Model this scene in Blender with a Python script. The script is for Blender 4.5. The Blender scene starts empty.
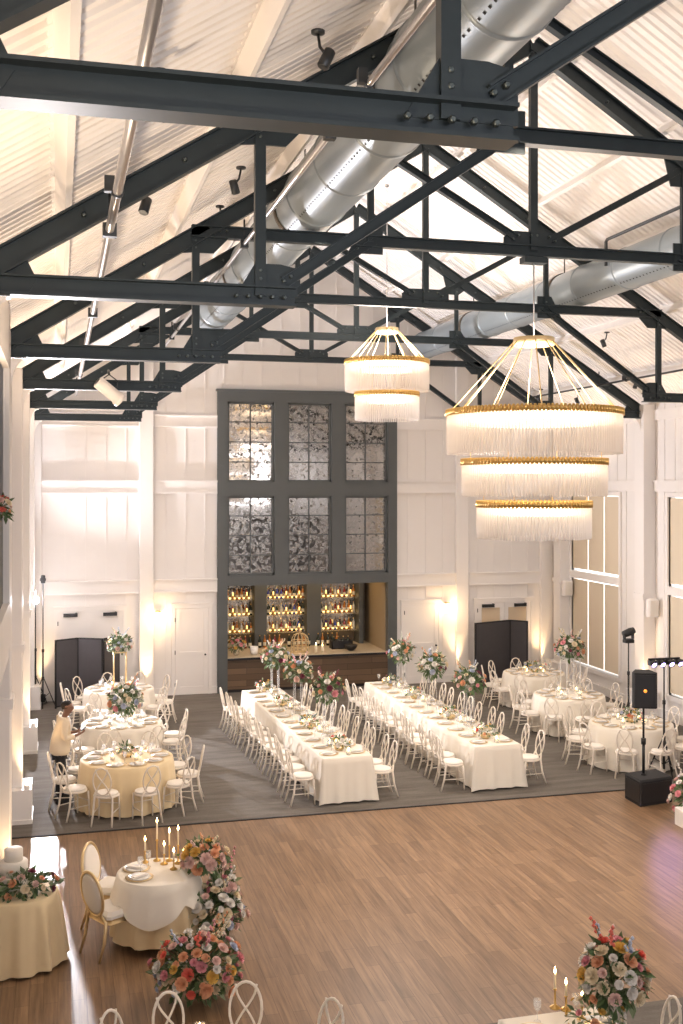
import bpy, math, random
from math import sin, cos, pi, radians as R, sqrt, atan2
from mathutils import Vector, Matrix
C = bpy.context.scene.collection
RND = random.Random(7)

# ------------------------------------------------------------------ camera model
F = 1086.0; HZ = 483.5; CH = 5.2
TH = atan2(341.5-58.0, F)
ST, CT = sin(TH), cos(TH)
def ray(px):
    t = (px-341.5)/F
    return ST+t*CT, CT-t*ST                      # X and Y per unit of depth
def at_z(px, py, z):                             # point of the place at height z seen at a pixel
    d = F*(CH-z)/(py-HZ); a, b = ray(px)
    return Vector((a*d, b*d, z))
def at_y(px, py, Y):
    a, b = ray(px); d = Y/b
    return Vector((a*d, Y, CH-(py-HZ)*d/F))
def at_x(px, py, X):
    a, b = ray(px); d = X/a
    return Vector((X, b*d, CH-(py-HZ)*d/F))

# ------------------------------------------------------------------ materials
M = {}
def nt(name):
    m = bpy.data.materials.new(name); m.use_nodes = True
    return m, m.node_tree.nodes, m.node_tree.links, m.node_tree.nodes['Principled BSDF']
def mat(name, col, rough=0.5, metal=0.0, emit=None, es=0.0, noise=0.0, scale=8.0, spec=0.5, trans=0.0, bump=0.0, sheen=0.0, sss=0.0):
    m, N, L, b = nt(name)
    b.inputs['Base Color'].default_value = (*col, 1)
    b.inputs['Roughness'].default_value = rough
    b.inputs['Metallic'].default_value = metal
    b.inputs['Specular IOR Level'].default_value = spec
    b.inputs['Transmission Weight'].default_value = trans
    if sheen: b.inputs['Sheen Weight'].default_value = sheen
    if emit:
        b.inputs['Emission Color'].default_value = (*emit, 1); b.inputs['Emission Strength'].default_value = es
    if noise or bump:
        tc = N.new('ShaderNodeTexCoord'); n = N.new('ShaderNodeTexNoise'); n.inputs['Scale'].default_value = scale
        n.inputs['Detail'].default_value = 4
        L.new(tc.outputs['Object'], n.inputs['Vector'])
        if noise:
            mx = N.new('ShaderNodeMix'); mx.data_type = 'RGBA'
            mx.inputs[6].default_value = (*[c*(1-noise) for c in col], 1); mx.inputs[7].default_value = (*[min(1, c*(1+noise)) for c in col], 1)
            L.new(n.outputs['Fac'], mx.inputs[0]); L.new(mx.outputs[2], b.inputs['Base Color'])
        if bump:
            bp = N.new('ShaderNodeBump'); bp.inputs['Strength'].default_value = bump; bp.inputs['Distance'].default_value = 0.01
            L.new(n.outputs['Fac'], bp.inputs['Height']); L.new(bp.outputs['Normal'], b.inputs['Normal'])
    M[name] = m
    return m
mat('white_paint', (0.80, 0.765, 0.74), 0.55, noise=0.03, scale=2)
mat('ceiling_paint', (0.84, 0.81, 0.79), 0.6)
mat('trim_paint', (0.82, 0.785, 0.76), 0.45)
mat('tan_paint', (0.62, 0.50, 0.36), 0.6)
mat('steel', (0.022, 0.032, 0.037), 0.42, 0.35, noise=0.25, scale=6)
mat('bolt', (0.10, 0.12, 0.12), 0.35, 0.8)
mat('duct', (0.25, 0.295, 0.33), 0.36, 0.25, noise=0.08, scale=3)
mat('duct_band', (0.10, 0.085, 0.07), 0.5, 0.3)
mat('frame_grey', (0.085, 0.092, 0.092), 0.5, noise=0.1, scale=3)
mat('pipe', (0.55, 0.55, 0.57), 0.3, 0.9)
mat('pipe_dark', (0.05, 0.055, 0.06), 0.4, 0.6)
mat('black', (0.012, 0.012, 0.014), 0.45)
mat('black_matte', (0.02, 0.02, 0.022), 0.85)
mat('screen_grey', (0.06, 0.055, 0.06), 0.7, noise=0.1)
mat('gold', (0.75, 0.50, 0.18), 0.28, 0.95)
mat('gold_soft', (0.72, 0.56, 0.33), 0.45, 0.3)
mat('gold_light', (0.78, 0.60, 0.34), 0.35, 0.75)
mat('chair_wood', (0.84, 0.76, 0.66), 0.5, noise=0.1, scale=12)
mat('cushion', (0.84, 0.79, 0.72), 0.9)
mat('linen', (0.83, 0.77, 0.67), 0.9, noise=0.03, scale=5, sheen=0.2)
mat('linen_gold_warmlit', (0.80, 0.64, 0.39), 0.75, noise=0.06, scale=5, sheen=0.3)  # gold linen; on the nearest left table it paints warm uplight on ivory
mat('china', (0.86, 0.84, 0.81), 0.2)
mat('napkin', (0.85, 0.80, 0.74), 0.9)
mat('wax', (0.85, 0.78, 0.62), 0.5)
mat('flame', (1, 0.6, 0.2), 0.5, emit=(1, 0.62, 0.25), es=28)
mat('leaf', (0.09, 0.15, 0.055), 0.6, noise=0.5, scale=9)
mat('leaf_pale', (0.24, 0.30, 0.17), 0.7, noise=0.3, scale=9)
mat('stem', (0.10, 0.16, 0.05), 0.6)
BL = {'white': (0.82, 0.78, 0.72), 'cream': (0.82, 0.70, 0.50), 'peach': (0.80, 0.42, 0.24), 'coral': (0.78, 0.17, 0.12), 'pink': (0.76, 0.33, 0.36),
      'blush': (0.80, 0.56, 0.50), 'blue': (0.52, 0.56, 0.68), 'yellow': (0.78, 0.50, 0.12), 'plum': (0.20, 0.04, 0.07)}
for k, v in BL.items(): mat('petal_'+k, v, 0.7, noise=0.12, scale=30)
mat('skin', (0.22, 0.11, 0.07), 0.5)
mat('hair', (0.015, 0.012, 0.01), 0.8)
mat('jacket', (0.74, 0.62, 0.46), 0.8)
mat('trouser', (0.012, 0.012, 0.015), 0.8)
mat('bar_amber', (0.42, 0.16, 0.03), 0.15)
mat('bottle_dark', (0.02, 0.03, 0.02), 0.1)
mat('bottle_clear', (0.55, 0.55, 0.52), 0.08)
mat('bottle_red', (0.25, 0.02, 0.02), 0.1)
mat('bottle_label', (0.75, 0.70, 0.55), 0.6)
mat('bottle_blue', (0.03, 0.05, 0.35), 0.1)
mat('shelf_glow', (1, 0.7, 0.3), 0.5, emit=(1, 0.62, 0.22), es=4)
mat('countertop', (0.58, 0.50, 0.38), 0.25, noise=0.12, scale=10)
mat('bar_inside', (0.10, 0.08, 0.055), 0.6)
mat('bar_side', (0.32, 0.25, 0.16), 0.6)
mat('lamp_glow', (1, 0.85, 0.6), 0.5, emit=(1, 0.78, 0.48), es=9)
mat('shelf_lamp_glow', (1, .7, .3), 0.5, emit=(1, 0.60, 0.2), es=2.5)
mat('led_warm', (1, 0.85, 0.65), 0.5, emit=(1, 0.84, 0.62), es=5)
mat('flash_glow', (1, 1, 1), 0.5, emit=(0.93, 0.95, 1.0), es=60)
mat('par_glow', (0.7, 0.5, 1), 0.5, emit=(0.55, 0.42, 1.0), es=9)
mat('up_glow', (1, 0.8, 0.5), 0.5, emit=(1, 0.70, 0.38), es=25)
mat('daylight', (1, 1, 1), 0.5, emit=(0.90, 0.93, 1.0), es=1.2)
mat('shade_fabric', (0.70, 0.60, 0.46), 0.8)
mat('cake_icing', (0.85, 0.80, 0.72), 0.6)
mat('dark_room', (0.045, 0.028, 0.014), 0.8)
mat('orange_dot', (0.9, 0.35, 0.05), 0.5, emit=(1, 0.35, 0.05), es=1.2)

def clear_mix(name, col, trf, rough=0.15):
    m, N, L, b = nt(name)
    b.inputs['Base Color'].default_value = (*col, 1); b.inputs['Roughness'].default_value = rough
    t = N.new('ShaderNodeBsdfTransparent'); tr = N.new('ShaderNodeBsdfTranslucent'); tr.inputs['Color'].default_value = (*col, 1)
    m1 = N.new('ShaderNodeMixShader'); m1.inputs[0].default_value = 0.55
    m2 = N.new('ShaderNodeMixShader'); m2.inputs[0].default_value = trf
    L.new(b.outputs[0], m1.inputs[1]); L.new(tr.outputs[0], m1.inputs[2])
    L.new(m1.outputs[0], m2.inputs[1]); L.new(t.outputs[0], m2.inputs[2])
    L.new(m2.outputs[0], N['Material Output'].inputs['Surface']); M[name] = m
clear_mix('crystal', (0.86, 0.83, 0.82), 0.33)
clear_mix('glass', (0.85, 0.85, 0.83), 0.72, 0.05)

# wood plank floor running along Y
m, N, L, b = nt('planks')
tc = N.new('ShaderNodeTexCoord'); mp = N.new('ShaderNodeMapping'); mp.inputs['Rotation'].default_value = (0, 0, pi/2)
br = N.new('ShaderNodeTexBrick'); br.inputs['Scale'].default_value = 1.0
br.inputs['Brick Width'].default_value = 1.25; br.inputs['Row Height'].default_value = 0.14; br.inputs['Mortar Size'].default_value = 0.002
br.inputs['Color1'].default_value = (0.285, 0.176, 0.100, 1); br.inputs['Color2'].default_value = (0.200, 0.120, 0.067, 1); br.inputs['Mortar'].default_value = (0.10, 0.055, 0.03, 1)
br.offset = 0.37
ns = N.new('ShaderNodeTexNoise'); mp2 = N.new('ShaderNodeMapping'); mp2.inputs['Scale'].default_value = (22, 1.1, 1)
ns.inputs['Scale'].default_value = 1.0; ns.inputs['Detail'].default_value = 6; ns.inputs['Roughness'].default_value = 0.65
mx = N.new('ShaderNodeMix'); mx.data_type = 'RGBA'; mx.blend_type = 'MULTIPLY'; mx.inputs[0].default_value = 0.85
cr = N.new('ShaderNodeValToRGB'); cr.color_ramp.elements[0].position = 0.32; cr.color_ramp.elements[0].color = (0.52, 0.50, 0.48, 1)
cr.color_ramp.elements[1].position = 0.68; cr.color_ramp.elements[1].color = (1.25, 1.25, 1.25, 1)
L.new(tc.outputs['Object'], mp.inputs[0]); L.new(mp.outputs[0], br.inputs['Vector'])
L.new(tc.outputs['Object'], mp2.inputs[0]); L.new(mp2.outputs[0], ns.inputs['Vector']); L.new(ns.outputs['Fac'], cr.inputs[0])
L.new(br.outputs['Color'], mx.inputs[6]); L.new(cr.outputs[0], mx.inputs[7]); L.new(mx.outputs[2], b.inputs['Base Color'])
b.inputs['Roughness'].default_value = 0.38; M['planks'] = m

# grey-brown carpet with long streaks along X
m, N, L, b = nt('carpet')
tc = N.new('ShaderNodeTexCoord'); mp = N.new('ShaderNodeMapping'); mp.inputs['Scale'].default_value = (0.5, 3.6, 1)
ns = N.new('ShaderNodeTexNoise'); ns.inputs['Scale'].default_value = 1.6; ns.inputs['Detail'].default_value = 5; ns.inputs['Roughness'].default_value = 0.7
n2 = N.new('ShaderNodeTexNoise'); n2.inputs['Scale'].default_value = 45
cr = N.new('ShaderNodeValToRGB'); e = cr.color_ramp.elements
e[0].position = 0.33; e[0].color = (0.135, 0.118, 0.102, 1); e[1].position = 0.68; e[1].color = (0.215, 0.195, 0.172, 1)
mx = N.new('ShaderNodeMix'); mx.data_type = 'RGBA'; mx.blend_type = 'MULTIPLY'; mx.inputs[0].default_value = 0.35
L.new(tc.outputs['Object'], mp.inputs[0]); L.new(mp.outputs[0], ns.inputs['Vector']); L.new(ns.outputs['Fac'], cr.inputs[0])
L.new(tc.outputs['Object'], n2.inputs['Vector']); L.new(cr.outputs[0], mx.inputs[6]); L.new(n2.outputs['Fac'], mx.inputs[7])
L.new(mx.outputs[2], b.inputs['Base Color']); b.inputs['Roughness'].default_value = 0.95; b.inputs['Specular IOR Level'].default_value = 0.2; M['carpet'] = m

# bar front planks (long dark boards)
m, N, L, b = nt('bar_planks')
tc = N.new('ShaderNodeTexCoord'); mp = N.new('ShaderNodeMapping'); mp.inputs['Rotation'].default_value = (R(90), 0, 0)
br = N.new('ShaderNodeTexBrick'); br.inputs['Scale'].default_value = 1.0; br.inputs['Brick Width'].default_value = 1.3; br.inputs['Row Height'].default_value = 0.15; br.inputs['Mortar Size'].default_value = 0.004
br.inputs['Color1'].default_value = (0.17, 0.105, 0.06, 1); br.inputs['Color2'].default_value = (0.085, 0.05, 0.028, 1); br.inputs['Mortar'].default_value = (0.03, 0.02, 0.01, 1)
L.new(tc.outputs['Object'], mp.inputs[0]); L.new(mp.outputs[0], br.inputs['Vector']); L.new(br.outputs['Color'], b.inputs['Base Color'])
b.inputs['Roughness'].default_value = 0.55; M['bar_planks'] = m

# antique mirror: metal mottled by dark foxing
m, N, L, b = nt('antique_mirror')
tc = N.new('ShaderNodeTexCoord'); ns = N.new('ShaderNodeTexNoise'); ns.inputs['Scale'].default_value = 9; ns.inputs['Detail'].default_value = 10; ns.inputs['Roughness'].default_value = 0.8
cr = N.new('ShaderNodeValToRGB'); e = cr.color_ramp.elements
e[0].position = 0.39; e[0].color = (0.07, 0.06, 0.05, 1); e[1].position = 0.46; e[1].color = (0.44, 0.42, 0.39, 1)
c2 = N.new('ShaderNodeValToRGB'); e = c2.color_ramp.elements; e[0].position = 0.42; e[0].color = (0.5, 0.5, 0.5, 1); e[1].position = 0.52; e[1].color = (0.04, 0.04, 0.04, 1)
L.new(tc.outputs['Object'], ns.inputs['Vector']); L.new(ns.outputs['Fac'], cr.inputs[0]); L.new(ns.outputs['Fac'], c2.inputs[0])
L.new(cr.outputs[0], b.inputs['Base Color']); L.new(c2.outputs[0], b.inputs['Roughness']); b.inputs['Metallic'].default_value = 1; M['antique_mirror'] = m

# ------------------------------------------------------------------ mesh builder
class MB:
    def __init__(s): s.v = []; s.f = []; s.sm = []; s.mi = []; s.mats = []; s.cur = 0
    def use(s, mname):
        if mname not in s.mats: s.mats.append(mname)
        s.cur = s.mats.index(mname); return s
    def add(s, vs, fs, smooth=False):
        o = len(s.v); s.v += [tuple(v) for v in vs]
        for f in fs: s.f.append([i+o for i in f]); s.sm.append(smooth); s.mi.append(s.cur)
        return s
    def box(s, x0, x1, y0, y1, z0, z1, T=None):
        vs = [Vector((x, y, z)) for x in (x0, x1) for y in (y0, y1) for z in (z0, z1)]
        if T: vs = [T @ v for v in vs]
        return s.add(vs, [(0, 1, 3, 2), (4, 6, 7, 5), (0, 4, 5, 1), (2, 3, 7, 6), (0, 2, 6, 4), (1, 5, 7, 3)])
    def bevbox(s, x0, x1, y0, y1, z0, z1, bv):       # box with chamfered vertical and top edges
        pts = [(x0+bv, y0), (x1-bv, y0), (x1, y0+bv), (x1, y1-bv), (x1-bv, y1), (x0+bv, y1), (x0, y1-bv), (x0, y0+bv)]
        cx, cy = (x0+x1)/2, (y0+y1)/2
        ins = [(cx+(x-cx)*(1-2*bv/(x1-x0)), cy+(y-cy)*(1-2*bv/(y1-y0))) for x, y in pts]
        n = 8; vs = [(x, y, z0) for x, y in pts]+[(x, y, z1-bv) for x, y in pts]+[(x, y, z1) for x, y in ins]
        fs = [tuple(range(n-1, -1, -1)), tuple(range(2*n, 3*n))]
        for k in (0, 1):
            for i in range(n): j = (i+1) % n; fs.append((k*n+i, k*n+j, (k+1)*n+j, (k+1)*n+i))
        return s.add(vs, fs)
    def lathe(s, prof, n=16, c=(0, 0, 0), smooth=True, T=None, caps=True):
        vs = []; fs = []
        for r, z in prof:
            for i in range(n):
                a = 2*pi*i/n; v = Vector((c[0]+r*cos(a), c[1]+r*sin(a), c[2]+z)); vs.append(T @ v if T else v)
        for k in range(len(prof)-1):
            for i in range(n): j = (i+1) % n; fs.append((k*n+i, k*n+j, (k+1)*n+j, (k+1)*n+i))
        s.add(vs, fs, smooth)
        if caps:
            o = len(s.v)-len(vs)
            if prof[0][0] > 1e-4: s.f.append([o+i for i in range(n-1, -1, -1)]); s.sm.append(False); s.mi.append(s.cur)
            if prof[-1][0] > 1e-4: s.f.append([o+(len(prof)-1)*n+i for i in range(n)]); s.sm.append(False); s.mi.append(s.cur)
        return s
    def tube(s, pts, r, n=8, closed=False, smooth=True, prof=None):
        pts = [Vector(p) for p in pts]; m = len(pts); rs = r if isinstance(r, (list, tuple)) else [r]*m
        vs = []; up = None
        for i, p in enumerate(pts):
            if closed: t = (pts[(i+1) % m]-pts[i-1])
            else: t = pts[min(i+1, m-1)]-pts[max(i-1, 0)]
            t.normalize()
            if up is None:
                up = Vector((0, 0, 1)) if abs(t.z) < 0.9 else Vector((1, 0, 0))
            side = t.cross(up).normalized(); up2 = side.cross(t).normalized(); up = up2
            if prof:
                for a, b2 in prof: vs.append(p+side*a+up2*b2)
            else:
                for k in range(n):
                    a = 2*pi*k/n; vs.append(p+(side*cos(a)+up2*sin(a))*rs[i])
        nn = len(prof) if prof else n; fs = []
        for i in range(m if closed else m-1):
            j = (i+1) % m
            for k in range(nn): l = (k+1) % nn; fs.append((i*nn+k, j*nn+k, j*nn+l, i*nn+l))
        if not closed and nn == 12 and prof:
            for o_, q_ in ((0, 1), ((m-1)*nn, -1)):
                for cp in ((0, 1, 2, 3, 10, 11), (10, 3, 4, 9), (9, 4, 5, 6, 7, 8)): fs.append(tuple(o_+i for i in cp[::q_]))
        elif not closed: fs += [tuple(range(nn)), tuple(range((m-1)*nn+nn-1, (m-1)*nn-1, -1))]
        return s.add(vs, fs, smooth and not prof)
    def prism(s, poly, y0, y1, T=None):              # polygon in XZ extruded along Y
        n = len(poly); vs = [Vector((x, y0, z)) for x, z in poly]+[Vector((x, y1, z)) for x, z in poly]
        if T: vs = [T @ v for v in vs]
        return s.add(vs, [tuple(range(n)), tuple(range(2*n-1, n-1, -1))]+[(i, i+n, (i+1) % n+n, (i+1) % n) for i in range(n)])
    def build(s, name, mname=None, parent=None, loc=None, kind=None):
        me = bpy.data.meshes.new(name); me.from_pydata(s.v, [], s.f)
        for mn in (s.mats if s.mats else [mname]): me.materials.append(M[mn])
        me.polygons.foreach_set('use_smooth', s.sm)
        if len(s.mats) > 1: me.polygons.foreach_set('material_index', s.mi)
        me.update()
        import bmesh
        bm = bmesh.new(); bm.from_mesh(me); bmesh.ops.recalc_face_normals(bm, faces=bm.faces); bm.to_mesh(me); bm.free()
        o = bpy.data.objects.new(name, me); C.objects.link(o)
        if parent: o.parent = parent
        if loc is not None: o.location = loc
        if kind: o['kind'] = kind
        return o
def thing(name, label, cat, loc=(0, 0, 0), rz=0, group=None):
    o = bpy.data.objects.new(name, None); C.objects.link(o); o.location = loc; o.rotation_euler = (0, 0, rz)
    o['label'] = label; o['category'] = cat
    if group: o['group'] = group
    return o
def tag(o, label, cat, group=None):
    o['label'] = label; o['category'] = cat
    if group: o['group'] = group
    return o
KIDS = {}
def kids(o):
    return [c for c in C.objects if c.parent == o]
def clone(o, loc=None, rz=None, label=None, group=None, parent=None, _k=None):
    if o.name not in KIDS: KIDS[o.name] = kids(o)
    c = o.copy(); C.objects.link(c)
    if parent: c.parent = parent
    if loc is not None: c.location = loc
    if rz is not None: c.rotation_euler = (0, 0, rz)
    if label: c['label'] = label
    if group: c['group'] = group
    for k in KIDS[o.name]: clone(k, parent=c)
    return c
ORD = 'first second third fourth fifth sixth seventh eighth ninth tenth eleventh twelfth thirteenth fourteenth fifteenth sixteenth seventeenth eighteenth nineteenth twentieth'.split()
def struct(o): o['kind'] = 'structure'; return o

# ------------------------------------------------------------------ the hall
a = 1.92                                             # truss module
XL, XR, YB = -0.77, 13.0, 26.85
PF_L, PF_R = -0.53, 12.70                            # faces of the side pilasters
XC = 3.165*a                                         # ridge line
ZCH = CH+0.81*a; ZCO = CH+1.60*a
def raf(X):                                          # centre height of the rafter
    x = X if X < XC else 2*XC-X
    return CH+a*1.048+0.624*x
def roofz(X): return raf(X)+0.38
TY = [2.29*a, 4.634*a, 6.90*a, 9.166*a, 11.48*a, 13.66*a]
YF = -7.0

struct(MB().box(-1.6, XR+.3, 9.75, 16.6, -0.1, 0).build('floor', 'planks'))
struct(MB().box(XL-.9, XR+.3, 16.6, YB+3.2, -0.1, 0.006).box(XL-.9, XR+.3, YF, 9.75, -0.1, 0.006).build('floor_carpet', 'carpet'))
struct(MB().box(XL, XR, 16.585, 16.625, 0, 0.012).build('trim_1', 'black_matte'))

# ceiling: corrugated deck, ribs run up the slope
def deck():
    mb = MB()
    for side in (-1, 1):
        xe = XL-.15 if side < 0 else XR+.15
        ys = []; y = YF
        while y < YB+.1:
            for dy, dz in ((0, 0), (.055, 0), (.08, .028), (.135, .028), (.16, 0)):
                if dy < .16: ys.append((y+dy, dz))
            y += .16
        vs = []
        for yy, dz in ys: vs += [(xe, yy, roofz(xe)+dz), (XC, yy, roofz(XC)+dz)]
        mb.add(vs, [(2*i, 2*i+1, 2*i+3, 2*i+2) for i in range(len(ys)-1)])
    return struct(mb.build('ceiling', 'ceiling_paint'))
deck()
def purlin(X, name):
    sl = 0.624*(1 if X < XC else -1); z = raf(X)+.13
    T = Matrix.Translation((X, 0, z+.03)) @ Matrix.Rotation(-atan2(sl, 1), 4, 'Y')
    mb = MB(); mb.box(-.03, .03, YF, YB, .03, .19, T); mb.box(-.06, .06, YF, YB, .19, .205, T)
    return struct(mb.build(name, 'ceiling_paint'))
for i, X in enumerate([0.1, 1.45, 2.8, 4.15, 5.5, 2*XC-5.5, 2*XC-4.15, 2*XC-2.8, 2*XC-1.45, 2*XC-.1]): purlin(X, 'ceiling_purlin_%d' % (i+1))

# back wall with an opening for the bar, board joints, bands and battens
bx0 = at_y(217, 600, YB).x; bx1 = at_y(396, 600, YB).x; bzt = at_y(300, 392, YB).z
mb = MB()
def slab(x0, x1, z0):
    xs = [x0]+([XC] if x0 < XC < x1 else [])+[x1]
    for p, q in zip(xs, xs[1:]): mb.prism([(p, z0), (q, z0), (q, roofz(q)+.05), (p, roofz(p)+.05)], YB, YB+.2)
slab(XL-.3, bx0+.1, 0); slab(bx0+.1, bx1-.1, bzt-.1); slab(bx1-.1, XR+.3, 0)
struct(mb.build('wall_back', 'white_paint'))
bn = MB()
X = XL+.45
while X < XR:
    if not (bx0-.05 < X < bx1+.05): bn.box(X-.012, X+.012, YB-.014, YB, 0, min(roofz(X)-.1, 10))
    elif X: bn.box(X-.012, X+.012, YB-.014, YB, bzt+.05, roofz(X)-.1)
    X += .48
struct(bn.build('wall_back_battens', 'trim_paint'))
def band(name, z0, z1, x0, x1, depth=.05):
    mb = MB(); mb.box(x0, x1, YB-depth, YB, z0, z1); mb.box(x0, x1, YB-depth-.05, YB, z1, z1+.035); mb.box(x0, x1, YB-depth-.03, YB, z0-.03, z0)
    struct(mb.build(name, 'trim_paint'))
tn = 2
for z0, z1 in ((2.55, 2.82), (4.98, 5.24), (6.62, 6.85)):
    band('trim_%d' % tn, z0, z1, XL, bx0, .05); band('trim_%d' % (tn+1), z0, z1, bx1, XR, .05); tn += 2
# flat pilasters on the back wall
for px in (34, 146, 461, 545):
    X = at_y(px, 600, YB).x
    struct(MB().bevbox(X-.17, X+.17, YB-.125, YB, 0, min(roofz(X)-.2, 8.5), .01).build('trim_%d' % tn, 'trim_paint')); tn += 1
struct(MB().box(XL, bx0, YB-.03, YB, 0, .18).build('baseboard_back_left', 'trim_paint'))
struct(MB().box(bx1, XR, YB-.03, YB, 0, .18).build('baseboard_back_right', 'trim_paint'))

# left wall: solid bays and one dark gallery opening in the bay beside the camera's edge
mb = MB(); mb.box(XL-.2, XL, TY[2]+.2, YB, 0, roofz(XL)); mb.box(XL-.2, XL, YF, TY[1]+.1, 0, roofz(XL))
mb.box(XL-.9, XL-.7, TY[1], TY[2]+.3, 0, roofz(XL)); mb.box(XL-.9, XL, TY[1]+.05, TY[1]+.1, 0, roofz(XL)); mb.box(XL-.9, XL, TY[2]+.15, TY[2]+.2, 0, roofz(XL))
struct(mb.build('wall_left', 'white_paint'))
# right wall with window openings
wins = []
def rwall():
    mb = MB(); z0, z1 = .55, 4.9
    bays = [(11.0, 23.45, 25.95), (0, TY[3]+.75, TY[4]-.75), (0, TY[2]+.75, TY[3]-.75), (0, TY[1]+.75, TY[2]-.75)]
    yprev = YB
    for _, y0, y1 in bays:
        mb.box(XR, XR+.2, y1, yprev, 0, roofz(XR)); mb.box(XR, XR+.2, y0, y1, 0, z0); mb.box(XR, XR+.2, y0, y1, z1, roofz(XR)); yprev = y0
        wins.append((y0, y1, z0, z1))
    mb.box(XR, XR+.2, YF, yprev, 0, roofz(XR))
    struct(mb.build('wall_right', 'white_paint'))
rwall()
for i, (y0, y1, z0, z1) in enumerate(wins):
    fr = MB(); n = 3; w = (y1-y0)/n
    fr.box(XR-.04, XR+.06, y0-.1, y0, z0-.1, z1+.1); fr.box(XR-.04, XR+.06, y1, y1+.1, z0-.1, z1+.1)
    fr.box(XR-.04, XR+.06, y0, y1, z0-.1, z0); fr.box(XR-.04, XR+.06, y0, y1, z1, z1+.1); fr.box(XR-.05, XR+.06, y0, y1, 2.76, 2.94)
    fo = struct(fr.build('window_%d' % (i+1), 'trim_paint'))
    for k in range(n):
        for (a0, a1) in ((z0, 2.74), (2.95, z1)):
            g0, g1 = (-.03 if k == 0 else .03), (-.03 if k == n-1 else .03)
            o = MB().box(XR+.03, XR+.045, y0+k*w+g0, y0+(k+1)*w-g1, a0+.05, a1-.02).build('window_shade', 'shade_fabric', fo)
    o = MB().box(XR+.16, XR+.165, y0-.05, y1+.05, z0-.05, z1+.05).build('window_pane', 'daylight', fo)
# boards and bands on the side walls
bn = MB(); y = 16.0
while y < YB:
    if not any(w0-.12 < y < w1+.12 for w0, w1, _, _ in wins): bn.box(XR-.014, XR, y-.012, y+.012, 0, roofz(XR)-.05)
    else:
        bn.box(XR-.014, XR, y-.012, y+.012, 5.0, roofz(XR)-.05)
    y += .42
bn.box(XR-.06, XR, 14, YB, 5.02, 5.24); bn.box(XR-.09, XR, 14, YB, 5.24, 5.27); bn.box(XR-.05, XR, 14, YB, 6.62, 6.85)
bn.box(XR-.05, XR, 14, YB, 0, .2)
struct(bn.build('wall_right_battens', 'trim_paint'))
bn = MB(); y = 14.0
while y < YB: bn.box(XL, XL+.014, y-.012, y+.012, 0, roofz(XL)-.05); y += .42
bn.box(XL, XL+.06, TY[2]+.3, YB, 5.02, 5.24); bn.box(XL, XL+.06, TY[2]+.3, YB, 2.6, 2.8)
struct(bn.build('wall_left_battens', 'trim_paint'))
# side pilasters with plinths and curved corbels under the truss ends
for i, ty in enumerate(TY):
    for s in (-1, 1):
        xf = PF_L if s < 0 else PF_R; xw = XL if s < 0 else XR; hw = .20
        mb = MB(); x0, x1 = min(xf, xw), max(xf, xw)
        if i == 2 and s < 0: x0 = XL-.3
        mb.bevbox(x0, x1, ty-hw, ty+hw, 0, ZCH+.22, .012)
        mb.box(x0-(.03 if s > 0 else 0), x1+(.03 if s < 0 else 0), ty-hw-.02, ty+hw+.02, 2.6, 2.72)
        # plinth
        px0, px1 = (x0, xf+.14) if s < 0 else (xf-.14, x1)
        mb.box(px0, px1, ty-hw-.16, ty+hw+.16, .05, .52); mb.box(px0-.012, px1+.012, ty-hw-.175, ty+hw+.175, 0, .07)
        struct(mb.build('trim_%d' % tn, 'trim_paint')); tn += 1
        cb = MB(); pts = [(xf, ZCH-.10), (xf-s*.17, ZCH-.10)]
        for k in range(1, 9):
            t = k/8*pi/2; pts.append((xf-s*.17*(1-sin(t)), ZCH-.10-.36*(1-cos(t))))
        cb.prism(pts, ty-.08, ty+.08)
        struct(cb.build('trim_%d' % tn, 'trim_paint')); tn += 1

# end of the hall behind the camera: gable wall, unseen windows added for daylight, gallery slab
mb = MB()
zz = [(-.2, 0.9), (2.6, 3.9), (6.0, 6.6), (9.0, 9.6), (11.6, XR+.3)]
prev = XL-.3
for x0, x1 in ((0.6, 2.9), (3.9, 5.7), (6.5, 8.3), (9.3, 11.6)):
    mb.box(prev, x0, YF-.2, YF, 0, 7.2); mb.box(x0, x1, YF-.2, YF, 0, 4.0); mb.box(x0, x1, YF-.2, YF, 6.9, 7.2); prev = x1
mb.box(prev, XR+.3, YF-.2, YF, 0, 7.2); mb.prism([(XL-.3, 7.2), (XR+.3, 7.2), (XC, roofz(XC)+.1)], YF-.2, YF)
struct(mb.build('wall_front', 'white_paint'))
for i, (x0, x1) in enumerate(((0.6, 2.9), (3.9, 5.7), (6.5, 8.3), (9.3, 11.6))):
    fr = MB(); n = 3
    for k in range(n+1): X = x0+(x1-x0)*k/n; fr.box(X-.03, X+.03, YF-.12, YF-.02, 4.0, 6.9)
    for k in range(5): z = 4.0+2.9*k/4; fr.box(x0, x1, YF-.12, YF-.02, z-.03, z+.03)
    fo = struct(fr.build('window_%d' % (i+5), 'frame_grey'))
    MB().box(x0, x1, YF-.19, YF-.185, 4.0, 6.9).build('window_pane', 'daylight', fo)
struct(MB().box(XL, XR, YF, -0.35, 3.2, 3.5).build('floor_gallery', 'carpet'))

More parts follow.
